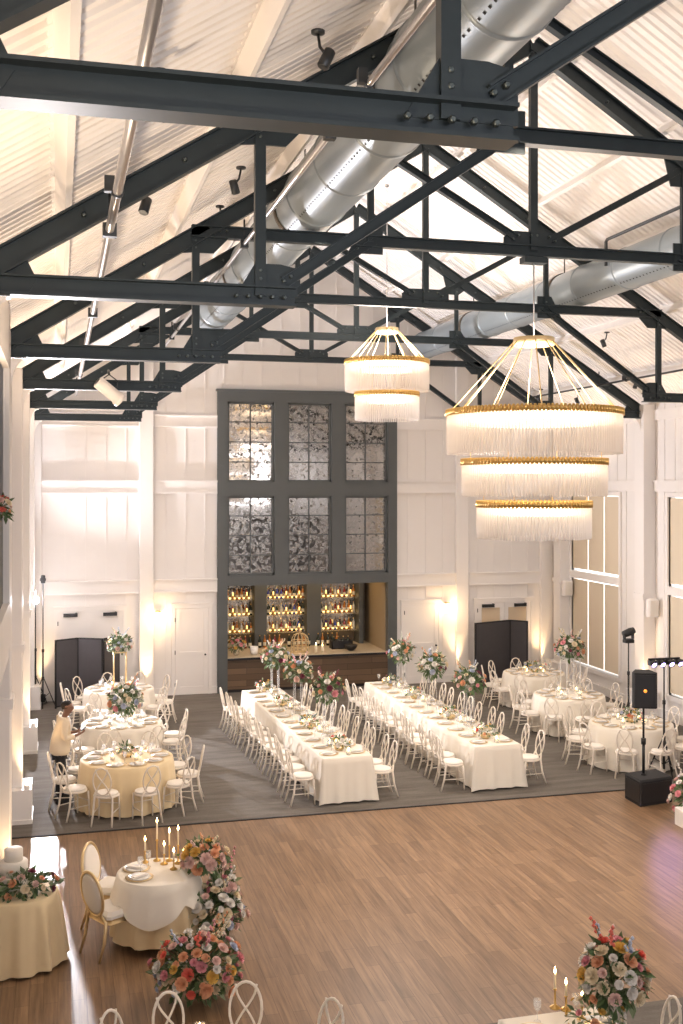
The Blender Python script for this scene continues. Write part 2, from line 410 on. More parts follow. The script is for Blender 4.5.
# ------------------------------------------------------------------ roof trusses
def iprof(w, h, tf=.018, tw=.014):
    w2, h2, t2 = w/2, h/2, tw/2
    return [(-w2, -h2), (w2, -h2), (w2, -h2+tf), (t2, -h2+tf), (t2, h2-tf), (w2, h2-tf), (w2, h2), (-w2, h2), (-w2, h2-tf), (-t2, h2-tf), (-t2, -h2+tf), (-w2, -h2+tf)]
def rect(w, h): return [(-w/2, -h/2), (w/2, -h/2), (w/2, h/2), (-w/2, h/2)]
def truss(label):
    t = thing('roof_truss', label, 'roof truss', group='dark steel roof trusses')
    P = lambda x, z: (x, 0, z)
    x1, xp, x2 = 1.0*a, .845*a, 2.0*a
    mir = lambda x, s: x if s < 0 else 2*XC-x
    MB().tube([P(mir(xp-.05, -1), ZCO), P(mir(xp-.05, 1), ZCO)], 0, prof=iprof(.11, .15)).build('collar_beam', 'steel', t)
    MB().tube([P(XC, ZCO), P(XC, raf(XC))], 0, prof=rect(.08, .10)).build('king_post', 'steel', t)
    g = MB().use('steel').prism([(XC-.42, ZCO-.05), (XC+.42, ZCO-.05), (XC+.42, ZCO+.16), (XC+.34, ZCO+.25), (XC-.34, ZCO+.25), (XC-.42, ZCO+.16)], -.012, .012)
    b = g; b.use('bolt')
    for dx, dz in ((-.3, .14), (-.22, .19), (.3, .14), (.22, .19), (-.04, .2), (.04, .2)): b.lathe([(.018, 0), (.018, .03), (.010, .04)], 6, T=Matrix.Translation((XC+dx, -.012, ZCO+dz)) @ Matrix.Rotation(pi/2, 4, 'X'))
    b.build('gusset_plate', None, t)
    for s in (-1, 1):
        xe = PF_L-.05 if s < 0 else PF_R+.05
        MB().tube([P(xe, ZCH), P(mir(x1, s), ZCH)], 0, prof=iprof(.15, .165)).build('bottom_chord', 'steel', t)
        xs = PF_L-.03 if s < 0 else PF_R+.03
        MB().tube([P(mir(xp, s), ZCH), P(mir(xp, s), raf(xp)-.05)], 0, prof=rect(.07, .09)).build('post', 'steel', t)
        MB().tube([P(mir(x2, s), ZCO), P(mir(x2, s), raf(x2)-.05)], 0, prof=rect(.06, .08)).build('post', 'steel', t)
        MB().tube([P(mir(x1-.1, s), ZCH+.12), P(mir(x2+.06, s), ZCO+.02)], 0, prof=iprof(.09, .10, .012, .012)).build('brace', 'steel', t)
        MB().tube([P(XC+s*.25, ZCO+.16), P(mir(x2+.02, s), raf(x2)-.10)], 0, prof=iprof(.08, .09, .012, .012)).build('brace', 'steel', t)
        g1 = [(x1-.50, ZCH), (x1+.02, ZCH), (x1+.02, ZCH+.24), (x1-.12, ZCH+.27), (x1-.34, ZCH+.27)]
        MB().prism([(mir(-.50, s), ZCH-.05), (mir(-.22, s), ZCH-.05), (mir(-.16, s), ZCH+.05), (mir(-.26, s), raf(-.26)-.04), (mir(-.50, s), raf(-.50)-.02)], -.012, .012).build('gusset_plate', 'steel', t)
        g2 = [(xp-.36, raf(xp-.36)-.02), (xp-.05, ZCO-.26), (xp+.22, ZCO-.26), (xp+.42, ZCO-.05), (xp+.42, ZCO+.1), (xp+.3, raf(xp+.3)-.02)]
        g3 = [(x2-.30, ZCO-.16), (x2+.16, ZCO-.16), (x2+.16, ZCO+.22), (x2-.1, ZCO+.22)]
        g4 = [(x2-.28, raf(x2-.28)), (x2-.05, raf(x2)-.34), (x2+.2, raf(x2)-.34), (x2+.34, raf(x2+.34))]
        for gp, bs in ((g1, [(x1-.5+.1*k, ZCH-.01) for k in range(5)]+[(xp, ZCH+.14), (xp, ZCH+.21), (x1-.04, ZCH+.17), (x1-.10, ZCH+.13)]), (g2, [(xp, ZCO-.2), (xp, ZCO-.12), (xp+.3, ZCO+.02), (xp+.38, ZCO+.02)]), (g3, [(x2-.18, ZCO-.1), (x2, ZCO+.12)]), (g4, [(x2, raf(x2)-.28), (x2, raf(x2)-.2)])):
            poly = [(mir(x, s), z) for x, z in gp]
            b = MB().use('steel').prism(poly, -.012, .012).use('bolt')
            for x, z in bs: b.lathe([(.018, 0), (.018, .02), (.011, .03)], 6, T=Matrix.Translation((mir(x, s), -.012 if gp is not g1 or z > ZCH+.1 else -.04, z)) @ Matrix.Rotation(pi/2, 4, 'X'))
            b.build('gusset_plate', None, t)
        b = MB().use('steel').tube([P(xs, raf(xs)), P(XC, raf(XC))], 0, prof=iprof(.12, .20)).use('bolt')
        for k in range(7):
            x = mir(.2+k*.8, s); b.lathe([(.02, 0), (.02, .02), (.012, .03)], 6, T=Matrix.Translation((x, -.008, raf(x))) @ Matrix.Rotation(pi/2, 4, 'X'))
        b.build('rafter', None, t)
    return t
tl = ['dark steel roof truss nearest the camera, its chord across the top of the view',
      'dark steel roof truss second from the camera',
      'dark steel roof truss third from the camera, carrying the large chandelier',
      'dark steel roof truss fourth from the camera, in front of the small chandelier',
      'dark steel roof truss fifth from the camera, behind the small chandelier',
      'dark steel roof truss farthest from the camera, beside the white back wall']
t0 = truss(tl[0]); t0.location = (0, TY[0], 0)
for i in range(1, 6): clone(t0, (0, TY[i], 0), label=tl[i])

# ------------------------------------------------------------------ ducts and pipes
def duct(label, X, Z, r, y0, y1, open_end):
    t = thing('round_duct', label, 'air duct', (X, 0, Z))
    mb = MB().use('duct')
    T = Matrix.Rotation(-pi/2, 4, 'X')               # local z -> +y
    mb.lathe([(r, y0), (r, y1-.3), (r, y1)], 40, T=T, caps=False)
    if open_end: mb.lathe([(r-.02, y1), (r-.02, y1-1.0), (.01, y1-1.0)], 40, T=T, caps=False)
    sm = mb; mb.use('duct'); y = y0+.5
    while y < y1:
        sm.lathe([(r, y-.03), (r+.014, y-.012), (r+.014, y+.012), (r, y+.03)], 40, T=T, caps=False); y += 1.45
    y = y0+2.2
    while y < y1-.2:
        hb = MB(); hb.lathe([(r, y), (r+.018, y), (r+.018, y+.11), (r, y+.11)], 40, T=T, caps=False)  # dark brown ring round the duct with a thin upright
        hb.box(-.008, .008, y+.04, y+.06, r, r+.55 if abs(X) > 0 else r)
        hb.build('dark_ring_band', 'duct_band', t)
        y += TY[1]-TY[0]
    sl = mb.use('black_matte'); y = y0
    while y < y1-.1:                                 # rows of small outlet holes
        for an in (-128, -52):
            c, s = cos(R(an)), sin(R(an)); u = Vector((-s, 0, c))
            p = Vector((c*(r+.004), y, s*(r+.004)))
            sl.add([p+u*.012, p+u*.012+Vector((0, .03, 0)), p-u*.012+Vector((0, .03, 0)), p-u*.012], [(0, 1, 2, 3)])
        y += .10
    mb.build('duct_pipe', None, t)
duct('large grey round air duct along the left side of the roof', 3.10, CH+3.57, .40, -2.0, 22.6, True)
duct('grey round air duct along the right side of the roof', 2*XC-3.16, CH+3.50, .335, -2.0, 26.3, True)
def pole(name, label, X, Z, r, y0, y1, mname, clamps=True):
    t = thing(name, label, 'pipe', (X, 0, Z))
    MB().tube([(0, y0, 0), (0, (y0+y1)/2, 0), (0, y1, 0)], r, 12).build('pipe', mname, t)
    if clamps:
        cm = MB(); y = TY[0]-.1
        for ty in TY:
            if y0 < ty < y1:
                cm.box(-r-.02, r+.02, ty-.04, ty+.04, -r-.02, r+.02); cm.tube([(0, ty, r), (0, ty, .30)], .012, 6)
                cm.box(-.09, -.02, ty-1.24, ty-1.18, -.01, .10); cm.lathe([(r+.012, -.02), (r+.012, .02)], 10, T=Matrix.Translation((0, ty-1.2, 0)) @ Matrix.Rotation(pi/2, 4, 'X'))
        cm.build('clamps', 'pipe_dark' if mname == 'pipe' else mname, t)
pole('lighting_pipe', 'bright metal lighting pipe hung under the left roof slope', .40, CH+2.03, .035, 0, 25.5, 'pipe')
pole('lighting_pipe', 'thin metal conduit running along the left edge of the large duct', 2.22, CH+2.95, .028, 0, 23.5, 'pipe')
pole('lighting_pipe', 'thin dark pipe running low along the right roof slope', 2*XC-.45, CH+2.2, .022, 0, 26, 'pipe_dark')
t = thing('sprinkler_pipe', 'dark pipe with a short drop above the right hand duct', 'pipe', (0, 0, 0))
pz = at_x(606, 240, 8.62)
MB().tube([(8.62, 0, pz.z), (8.62, pz.y-.05, pz.z), (8.62, pz.y, pz.z-.03), (8.62, pz.y, pz.z-.42)], .028, 8).build('pipe', 'pipe_dark', t)

# small gimbal spotlights on the roof deck
def roof_spot(label):
    t = thing('track_spotlight', label, 'spotlight', group='small dark spotlights under the roof')
    MB().lathe([(.055, 0), (.055, -.02), (.02, -.03)], 12).build('mount', 'pipe_dark', t)
    MB().tube([(0, 0, -.02), (.01, -.02, -.13), (.05, -.05, -.2)], .012, 6).build('arm', 'pipe_dark', t)
    T = Matrix.Translation((.06, -.05, -.22)) @ Matrix.Rotation(R(25), 4, 'Y')
    MB().lathe([(.03, .07), (.045, .06), (.048, -.08), (.04, -.09)], 12, T=T).build('lamp_head', 'pipe_dark', t)
    return t
spots = [(318, 18, 'at the top of the view left of the large duct'), (160, 55, 'just above the nearest truss chord'), (137, 168, 'beside the bright lighting pipe'),
         (241, 158, 'left of the second truss post'), (220, 198, 'under the left slope behind the second truss'), (607, 327, 'on the right slope above the large chandelier'),
         (578, 387, 'on the right slope just above the top of the large chandelier'), (632, 370, 'at the far right under the right slope'), (541, 385, 'seen between the wires of the large chandelier')]
s0 = None
for px, py, txt in spots:
    # find the roof point seen at the pixel
    A, B = ray(px); k = (HZ-py)/F; d = 3.0
    while d < 27 and CH+k*d < roofz(A*d): d += .02
    loc = (A*d, B*d, CH+k*d-.10); lb = 'small dark spotlight ' + txt
    if s0 is None: s0 = roof_spot(lb); s0.location = loc
    else: clone(s0, loc, rz=RND.uniform(0, 6), label=lb)
# white projector head clamped to the fifth truss chord
p = at_y(109, 391, TY[3]-.25)
t = thing('stage_spotlight', 'white cylindrical stage spotlight clamped under the left truss chords', 'spotlight', p)
T = Matrix.Rotation(R(-52), 4, 'Y') @ Matrix.Rotation(R(15), 4, 'X')
MB().lathe([(.06, .24), (.10, .22), (.10, -.17), (.115, -.17), (.115, -.24), (.09, -.24), (.085, -.2), (.001, -.2)], 20, T=T, caps=False).build('housing', 'trim_paint', t)
MB().tube([(-.12, 0, 0), (-.13, 0, .16), (0, 0, .26), (.13, 0, .16), (.12, 0, 0)], .012, 6).tube([(0, 0, .26), (0, .2, .34)], .02, 8).build('yoke', 'pipe_dark', t)

# ------------------------------------------------------------------ chandeliers
def chandelier(label, loc, tiers, crown_r, crown_z, top_z):
    t = thing('chandelier', label, 'chandelier', loc)
    rnd = random.Random(3)
    for ti, (r, z1, z0) in enumerate(tiers):
        rg = MB(); rg.lathe([(r-.03, z1), (r+.012, z1), (r+.012, z1-.055), (r-.03, z1-.055), (r-.03, z1)], 64, caps=False)
        n = int(2*pi*r/.052)
        for i in range(n):
            an = 2*pi*i/n; rg.lathe([(.021, -.07), (.021, .012), (.012, .02)], 6, c=(r*1.012*cos(an), r*1.012*sin(an), z1))
        rg.build('gold_ring', 'gold', t)
        cr = MB(); n = int(2*pi*r/.042)
        for i in range(n):
            an = 2*pi*i/n; cr.lathe([(.016, 0), (.018, -(z1-z0)*.5), (.016, -(z1-z0)+.08), (.006, -(z1-z0)+.07)], 6, c=(r*cos(an), r*sin(an), z1-.06+rnd.uniform(-.004, .004)))
        cr.build('crystal_rods', 'crystal', t, kind='stuff')
        MB().lathe([(r-.055, z1-.055), (r-.055, z1-.17), (r-.075, z1-.17), (r-.075, z1-.055)], 64, caps=False).build('led_strip', 'led_warm', t)
    MB().lathe([(crown_r-.025, crown_z), (crown_r, crown_z), (crown_r, crown_z-.10), (crown_r-.025, crown_z-.10), (crown_r-.025, crown_z)], 40, caps=False).box(-crown_r, crown_r, -.012, .012, crown_z-.06, crown_z-.03).box(-.012, .012, -crown_r, crown_r, crown_z-.06, crown_z-.03).build('crown_ring', 'gold_light', t)
    r = tiers[0][0]; n = 12
    for i in range(n):
        an = 2*pi*(i+.35)/n; MB().tube([(crown_r*.97*cos(an), crown_r*.97*sin(an), crown_z-.05), (r*.985*cos(an), r*.985*sin(an), tiers[0][1]-.02)], .009, 5).build('suspension_rod', 'gold_light', t)
    for ti in range(1, len(tiers)):
        for i in range(4):
            an = 2*pi*(i+.5)/4; rr = tiers[ti][0]*.97
            MB().tube([(rr*cos(an), rr*sin(an), tiers[ti-1][1]-.04), (rr*cos(an), rr*sin(an), tiers[ti][1])], .005, 5).build('tier_cable', 'gold_light', t)
    MB().tube([(0, 0, crown_z-.04), (0, 0, top_z)], .009, 6).lathe([(.05, top_z-.04), (.05, top_z), (.02, top_z+.02)], 12).build('cable', 'pipe', t)
    bm_ = tiers[-1]
    return t
Yc = TY[2]-.02
def zat(py, px, Y): return at_y(px, py, Y).z
ch1 = chandelier('large three-tier round crystal chandelier with gold rings hung from the truss', (XC, Yc, 0),
    [(1.13, zat(411, 535, Yc), zat(455, 535, Yc)), (.935, zat(460, 535, Yc), zat(497, 535, Yc)), (.735, zat(502, 535, Yc), zat(539, 535, Yc))], .27, zat(338, 535, Yc), ZCO-.10)
Yd = at_x(387, 360, XC).y
ch2 = chandelier('smaller two-tier crystal chandelier hung in front of the mirrored windows', (XC, Yd, 0),
    [(.79, zat(361, 387, Yd), zat(392, 387, Yd)), (.60, zat(393, 387, Yd), zat(421, 387, Yd))], .22, zat(328, 387, Yd), raf(XC)-.1)
# bracket under the third truss that holds the cable
MB().box(XC-.16, XC+.16, Yc-.08, Yc+.10, ZCO-.17, ZCO-.09).build('chandelier_bracket', 'steel')
tag(bpy.data.objects['chandelier_bracket'], 'dark steel bracket under the truss centre above the large chandelier', 'bracket')

# ------------------------------------------------------------------ mirrored bar wall
zb = {k: at_y(300, k, YB).z for k in (392, 403, 482, 496, 574, 584)}
cols = [(at_y(227, 500, YB).x, at_y(274, 500, YB).x), (at_y(287, 500, YB).x, at_y(331, 500, YB).x), (at_y(344, 500, YB).x, at_y(387, 500, YB).x)]
t = thing('mirrored_bar_surround', 'tall dark grey framed wall unit with six mirrored windows above the bar', 'window frame')
fr = MB(); y0, y1 = YB-.10, YB+.12
fr.box(bx0, cols[0][0], y0, y1, 0, zb[392]); fr.box(cols[2][1], bx1, y0, y1, 0, zb[392])
fr.box(cols[0][0], cols[2][1], y0, y1, zb[403], zb[392]); fr.box(cols[0][0], cols[2][1], y0, y1, zb[496], zb[482]); fr.box(cols[0][0], cols[2][1], y0, y1, zb[584], zb[574])
for i in (0, 1):
    fr.box(cols[i][1], cols[i+1][0], y0, y1, zb[482], zb[403]); fr.box(cols[i][1], cols[i+1][0], y0, y1, zb[574], zb[496])
fr.box(bx0-.03, bx1+.03, y0-.03, y1, zb[392]-.03, zb[392]+.03)
fr.build('frame', 'frame_grey', t)
for r0, r1 in ((zb[482], zb[403]), (zb[574], zb[496])):
    for c0, c1 in cols:
        mo = MB(); y = YB+.0
        pn = MB().box(c0-.01, c1+.01, YB+.05, YB+.06, r0-.01, r1+.01).build('mirror_pane', 'antique_mirror', t)
        for e0, e1 in ((c0, c0+.05), (c1-.05, c1)): mo.box(e0, e1, YB-.03, YB+.05, r0, r1)
        mo.box(c0, c1, YB-.03, YB+.05, r0, r0+.05); mo.box(c0, c1, YB-.03, YB+.05, r1-.05, r1)
        cm_ = (c0+c1)/2; mo.box(cm_-.012, cm_+.012, YB+.01, YB+.05, r0, r1)
        for k in range(1, 4): z = r0+(r1-r0)*k/4; mo.box(c0, c1, YB+.01, YB+.05, z-.012, z+.012)
        mo.build('muntins', 'frame_grey', pn)
# bar alcove
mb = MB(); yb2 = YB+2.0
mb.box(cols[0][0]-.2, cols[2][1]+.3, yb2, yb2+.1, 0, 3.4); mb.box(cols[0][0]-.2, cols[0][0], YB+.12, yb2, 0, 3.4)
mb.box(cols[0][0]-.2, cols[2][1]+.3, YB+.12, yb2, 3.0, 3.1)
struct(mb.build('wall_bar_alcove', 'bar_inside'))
struct(MB().box(cols[2][1]-.02, cols[2][1]+.1, YB+.12, yb2, 0, 3.0).build('wall_bar_side', 'bar_side'))
zc = at_y(300, 655, YB-.05).z
t = thing('bar_counter', 'long bar counter with dark wood plank front and pale stone top', 'bar', (0, 0, 0))
MB().box(cols[0][0], cols[2][1]-.025, YB-.09, yb2-.01, zc-.05, zc).build('countertop', 'countertop', t)
MB().box(cols[0][0], cols[2][1], YB-.115, YB-.09, zc-.06, zc-.01).build('top_edge', 'black_matte', t)
MB().box(cols[0][0], cols[2][1], YB-.06, YB, .08, zc-.05).build('front_panel', 'bar_planks', t)
MB().box(cols[0][0], cols[2][1], YB-.03, YB, 0, .08).build('kick_plate', 'black_matte', t)
# pillars between the bottle bays, shelves with bottles
ys = YB+1.6
def bx(px): return at_y(px, 600, ys).x
for i, (p0, p1) in enumerate(((254, 266), (306, 320), (358, 362))):
    struct(MB().box(bx(p0), bx(p1), ys-.12, yb2, zc, 3.0).build('trim_%d' % tn, 'frame_grey')); tn += 1
btl = {}
def bottle(kind, h=.30):
    if kind in btl: return btl[kind]
    body = {'amber': 'bar_amber', 'dark': 'bottle_dark', 'clear': 'bottle_clear', 'red': 'bottle_red', 'blue': 'bottle_blue'}[kind]
    mb = MB(); mb.use(body).lathe([(.036, 0), (.038, .01), (.038, .17), (.030, .20), (.014, .23), (.013, .28)], 10)
    mb.use('bottle_label').lathe([(.0385, .05), (.0385, .13)], 10, caps=False)
    mb.use('gold').lathe([(.015, .275), (.015, .30)], 8)
    btl[kind] = mb
    return mb
bproto = {}
def put_bottle(kind, loc, label, group, sc=1.0):
    if kind not in bproto:
        o = bottle(kind).build('bottle'); bproto[kind] = o
    else: o = bproto[kind].copy(); C.objects.link(o)
    o.location = loc; o.scale = (sc, sc, sc); o.rotation_euler = (0, 0, RND.uniform(0, 6)); tag(o, label, 'bottle', group)
bays = [(226, 254, 'left'), (267, 306, 'middle'), (320, 357, 'right')]
srow = [598, 614, 631]
names3 = ['top', 'middle', 'bottom']
for p0, p1, bn_ in bays:
    x0, x1 = bx(p0), bx(p1)
    t = thing('bottle_shelf', 'glowing backlit three-shelf bottle rack in the %s bay of the bar' % bn_, 'shelf')
    MB().box(x0, x1, yb2-.03, yb2-.005, zc+.4, 2.95).build('backing', 'antique_mirror', t)
    for si, py in enumerate(srow):
        z = at_y(300, py, ys).z
        MB().box(x0, x1, ys, ys+.28, z-.03, z-.01).build('shelf_board', 'glass', t)
        MB().box(x0+.02, x1-.02, ys+.30, ys+.32, z-.01, z+.02).build('light_strip', 'shelf_glow', t)
        n = int((x1-x0)/.115)
        for k in range(n):
            kind = RND.choice(['amber', 'clear', 'clear', 'dark', 'red', 'amber', 'blue' if bn_ != 'left' else 'amber'])
            put_bottle(kind, (x0+(k+.5)*(x1-x0)/n, ys+.13, z-.01), '%s bottle from the left on the %s shelf of the %s bar bay' % (ORD[k], names3[si], bn_), 'bottles on the %s shelf of the %s bar bay' % (names3[si], bn_), RND.uniform(.85, 1.1))
        for q in range(3 if bn_ != 'left' else 2):
            nq = 3 if bn_ != 'left' else 2
            o = MB().use('gold').lathe([(.03, 0), (.03, .10), (.035, .11)], 10).use('shelf_lamp_glow').lathe([(.018, .11), (.018, .2)], 10).build('shelf_lamp', None, t, loc=(x0+(q+.5)*(x1-x0)/nq, ys+.03, z-.01))
zz = at_y(300, 645, ys-.1).z
for k in range(24):
    X = bx(229)+k*(bx(340)-bx(229))/23
    if k % 6 == 5: continue
    put_bottle(RND.choice(['dark', 'dark', 'red', 'amber']), (X, ys-.2+RND.uniform(-.03, .03), zc), '%s dark bottle from the left along the back of the bar counter' % ORD[k-k//6], 'dark bottles along the back of the bar counter', 1.1)
# things on the counter
p = at_z(296, 656, zc); p.y = YB+.25
t = thing('domed_cage', 'gold domed cage standing on the middle of the bar counter', 'cage', (at_y(300, 640, p.y).x, p.y, zc))
cg = MB(); rr = .22
for k in range(12):
    an = 2*pi*k/12; pts = [(rr*cos(an), rr*sin(an), 0), (rr*cos(an), rr*sin(an), .32)]+[(rr*cos(q)*cos(an), rr*cos(q)*sin(an), .32+.2*sin(q)) for q in (.4, .8, 1.2, 1.5)]
    cg.tube(pts, .008, 5)
for z in (0.01, .16, .32): cg.tube([(rr*cos(2*pi*k/24), rr*sin(2*pi*k/24), z) for k in range(24)], .01, 5, closed=True)
cg.lathe([(.02, .52), (.035, .56), (.02, .6), (.003, .64)], 8)
cg.build('cage_wires', 'gold_soft', t); MB().lathe([(.23, -.0), (.23, .03)], 24).build('base_plate', 'gold_soft', t)
for q, (dx, dz) in enumerate(((-.55, .2), (.42, .2), (.6, .16))):
    o = MB().use('wax').lathe([(.035, 0), (.035, dz), (.004, dz)], 10).use('flame').lathe([(.002, dz), (.012, dz+.02), (.002, dz+.06)], 6).build('pillar_candle', None, loc=(t.location.x+dx, p.y-.02+.03*q, zc))
    tag(o, ['lit pillar candle left of the gold cage on the bar', 'lit pillar candle just right of the gold cage on the bar', 'shorter lit pillar candle farther right of the gold cage on the bar'][q], 'candle')
X = at_y(341, 645, YB+.8).x
t = thing('bottle_crate', 'black crate holding bottles at the right of the bar counter', 'crate', (X, YB+.8, zc))
MB().box(-.28, .28, -.15, .15, 0, .02).box(-.28, .28, -.15, -.13, 0, .22).box(-.28, .28, .13, .15, 0, .22).box(-.28, -.26, -.15, .15, 0, .22).box(.26, .28, -.15, .15, 0, .22).build('crate_box', 'black', t)
for k in range(4): put_bottle('dark', (X-.2+.13*k, YB+.8, zc+.02), '%s bottle from the left in the black crate on the bar' % ORD[k], 'bottles in the black crate on the bar')
o = MB().lathe([(.06, 0), (.10, .02), (.16, .10), (.17, .15), (.16, .15), (.09, .04), (.001, .03)], 20, caps=False).build('bowl', 'black', loc=(at_y(351, 650, YB+.35).x, YB+.35, zc)); tag(o, 'dark round bowl near the right end of the bar counter', 'bowl')
o = MB().lathe([(.05, 0), (.09, .02), (.11, .2), (.10, .2), (.08, .03), (.001, .02)], 16, caps=False).build('ice_bucket', 'china', loc=(at_y(254, 650, YB+.35).x, YB+.35, zc)); tag(o, 'white ice bucket on the left part of the bar counter', 'bucket')

# ------------------------------------------------------------------ flowers
def petal_bloom(seed):
    rnd = random.Random(seed); mb = MB()
    for ring, (n, r, lift, w) in enumerate(((6, 1.0, .22, .78), (6, .78, .48, .62), (5, .52, .66, .48), (4, .28, .76, .3))):
        for k in range(n):
            an = 2*pi*(k+.5*ring)/n+rnd.uniform(-.1, .1); u = Vector((cos(an), sin(an), 0)); v = Vector((-sin(an), cos(an), 0))
            P = [u*.05*r, u*r*.55-v*w*.5+Vector((0, 0, lift*.35)), u*r*.55+v*w*.5+Vector((0, 0, lift*.35)), u*r*.62+Vector((0, 0, lift*.22)), u*r*.93-v*w*.44*r-v*w*.06+Vector((0, 0, lift)), u*r*.93+v*w*.44*r+v*w*.06+Vector((0, 0, lift)), u*r+Vector((0, 0, lift*.92))]
            mb.add(P, [(0, 1, 3), (0, 3, 2), (1, 4, 6, 3), (3, 6, 5, 2)], True)
    mb.lathe([(.01, -.12), (.2, -.05), (.32, .05)], 6, caps=False)
    return mb
BM = {}
for i, c in enumerate(BL):
    o = petal_bloom(i).build('bloom', 'petal_'+c); BM[c] = o.data; bpy.data.objects.remove(o)
def leafmass(rnd, rx, ry, rz, n, ll, flat=False):
    mb = MB()
    mb.use('leaf')
    for k in range(n):
        while True:
            d = Vector((rnd.gauss(0, 1), rnd.gauss(0, 1), rnd.gauss(0, 1)))
            if d.length > .2: break
        d.normalize(); rr = rnd.uniform(.35, .92)
        p = Vector((d.x*rx*rr, d.y*ry*rr, d.z*rz*rr)); g = (d+Vector((rnd.uniform(-.6, .6), rnd.uniform(-.6, .6), rnd.uniform(-.4, .6)))).normalized()
        s = g.cross(Vector((rnd.uniform(-1, 1), rnd.uniform(-1, 1), 1))).normalized(); nn = s.cross(g)
        l = ll*rnd.uniform(.7, 1.4); w = l*.22
        mb.use('leaf' if rnd.random() < .72 else 'leaf_pale')
        mb.add([p, p+g*l*.5-s*w, p+g*l*.55-nn*l*.05, p+g*l*.5+s*w, p+g*l-nn*l*.12], [(0, 1, 2), (0, 2, 3), (1, 4, 2), (2, 4, 3)])
    # stems reaching from the centre
    mb.use('stem')
    for k in range(max(6, n//14)):
        d = Vector((rnd.gauss(0, 1), rnd.gauss(0, 1), abs(rnd.gauss(0, 1)))).normalized()
        e = Vector((d.x*rx, d.y*ry, d.z*rz)); mb.tube([(0, 0, -rz*.3), e*.5, e*1.0], ll*.035, 4)
    return mb
def bouquet(t, cz, rx, ry, rz, nb, nl, br, pal, seed, ll=.09, spikes=0):
    rnd = random.Random(seed)
    leafmass(rnd, rx, ry, rz, nl, ll).build('foliage', None, t, loc=(0, 0, cz))
    for k in range(nb):                              # spread the blooms evenly over the dome
        g = (k+.5)/nb; zz = 1-1.45*g; an = k*2.39996+rnd.uniform(-.2, .2); q = sqrt(max(0, 1-zz*zz))
        sc = rnd.uniform(.88, 1.08); p = Vector((rx*q*cos(an)*sc, ry*q*sin(an)*sc, rz*zz*sc))
        o = bpy.data.objects.new('bloom', BM[rnd.choice(pal)]); C.objects.link(o); o.parent = t
        n = Vector((q*cos(an), q*sin(an), zz+.25)).normalized(); b = br*rnd.uniform(.6, 1.15)
        o.location = (p.x, p.y, p.z+cz); o.scale = (b, b, b); o.rotation_mode = 'QUATERNION'; o.rotation_quaternion = n.to_track_quat('Z', 'Y')
    for k in range(spikes):                          # loose tall sprigs
        an = rnd.uniform(0, 2*pi); l = rz*rnd.uniform(1.2, 1.75); tip = Vector((rx*.75*cos(an), ry*.75*sin(an), l)); mb = MB()
        mb.use('stem').tube([(0, 0, 0), tip*.6+Vector((0, 0, .02)), tip], .004, 4)
        mb.use('petal_'+rnd.choice(pal))
        for q in range(7):
            c = tip*(.62+.06*q); mb.lathe([(.004, -.015), (.018, 0), (.004, .02)], 5, c=(c.x+rnd.uniform(-.015, .015), c.y+rnd.uniform(-.015, .015), c.z))
        mb.build('flower_spike', None, t, loc=(0, 0, cz))
MIX = ['white', 'cream', 'peach', 'blush', 'white', 'pink', 'white', 'cream', 'peach', 'blue', 'plum']
HOT = ['white', 'cream', 'peach', 'coral', 'pink', 'yellow', 'blue', 'blush', 'white']
PALE = ['white', 'cream', 'blush', 'white', 'blue']
def tall_flowers(label, loc, cz, r, rz, nb, pal, seed, stand='gold_light', group=None, w=.10, br=.050):
    t = thing('floral_arrangement', label, 'flower arrangement', loc, group=group)
    s = MB()
    for dx, dy in ((-w, -w), (w, -w), (w, w), (-w, w)): s.tube([(dx, dy, 0), (dx, dy, cz-rz*.75)], .012, 6)
    s.box(-w-.015, w+.015, -w-.015, w+.015, 0, .015).box(-w-.015, w+.015, -w-.015, w+.015, cz-rz*.75-.01, cz-rz*.75+.01)
    s.build('stand', stand, t)
    MB().lathe([(.06, cz-rz*.75), (.09, cz-rz*.5), (.085, cz-rz*.3)], 14).build('vase', 'glass', t)
    bouquet(t, cz, r, r, rz, nb, int(nb*8), br, pal, seed, .10, spikes=5)
    return t
def low_flowers(label, loc, seed, group, r=.20, rz=.11, nb=10, pal=HOT):
    t = thing('centerpiece_flowers', label, 'flower arrangement', loc, group=group)
    MB().lathe([(.05, 0), (.09, .04), (.085, .08)], 12).build('bowl', 'gold_light', t)
    bouquet(t, .13, r, r, rz, nb, 70, .038, pal, seed, .07)
    return t

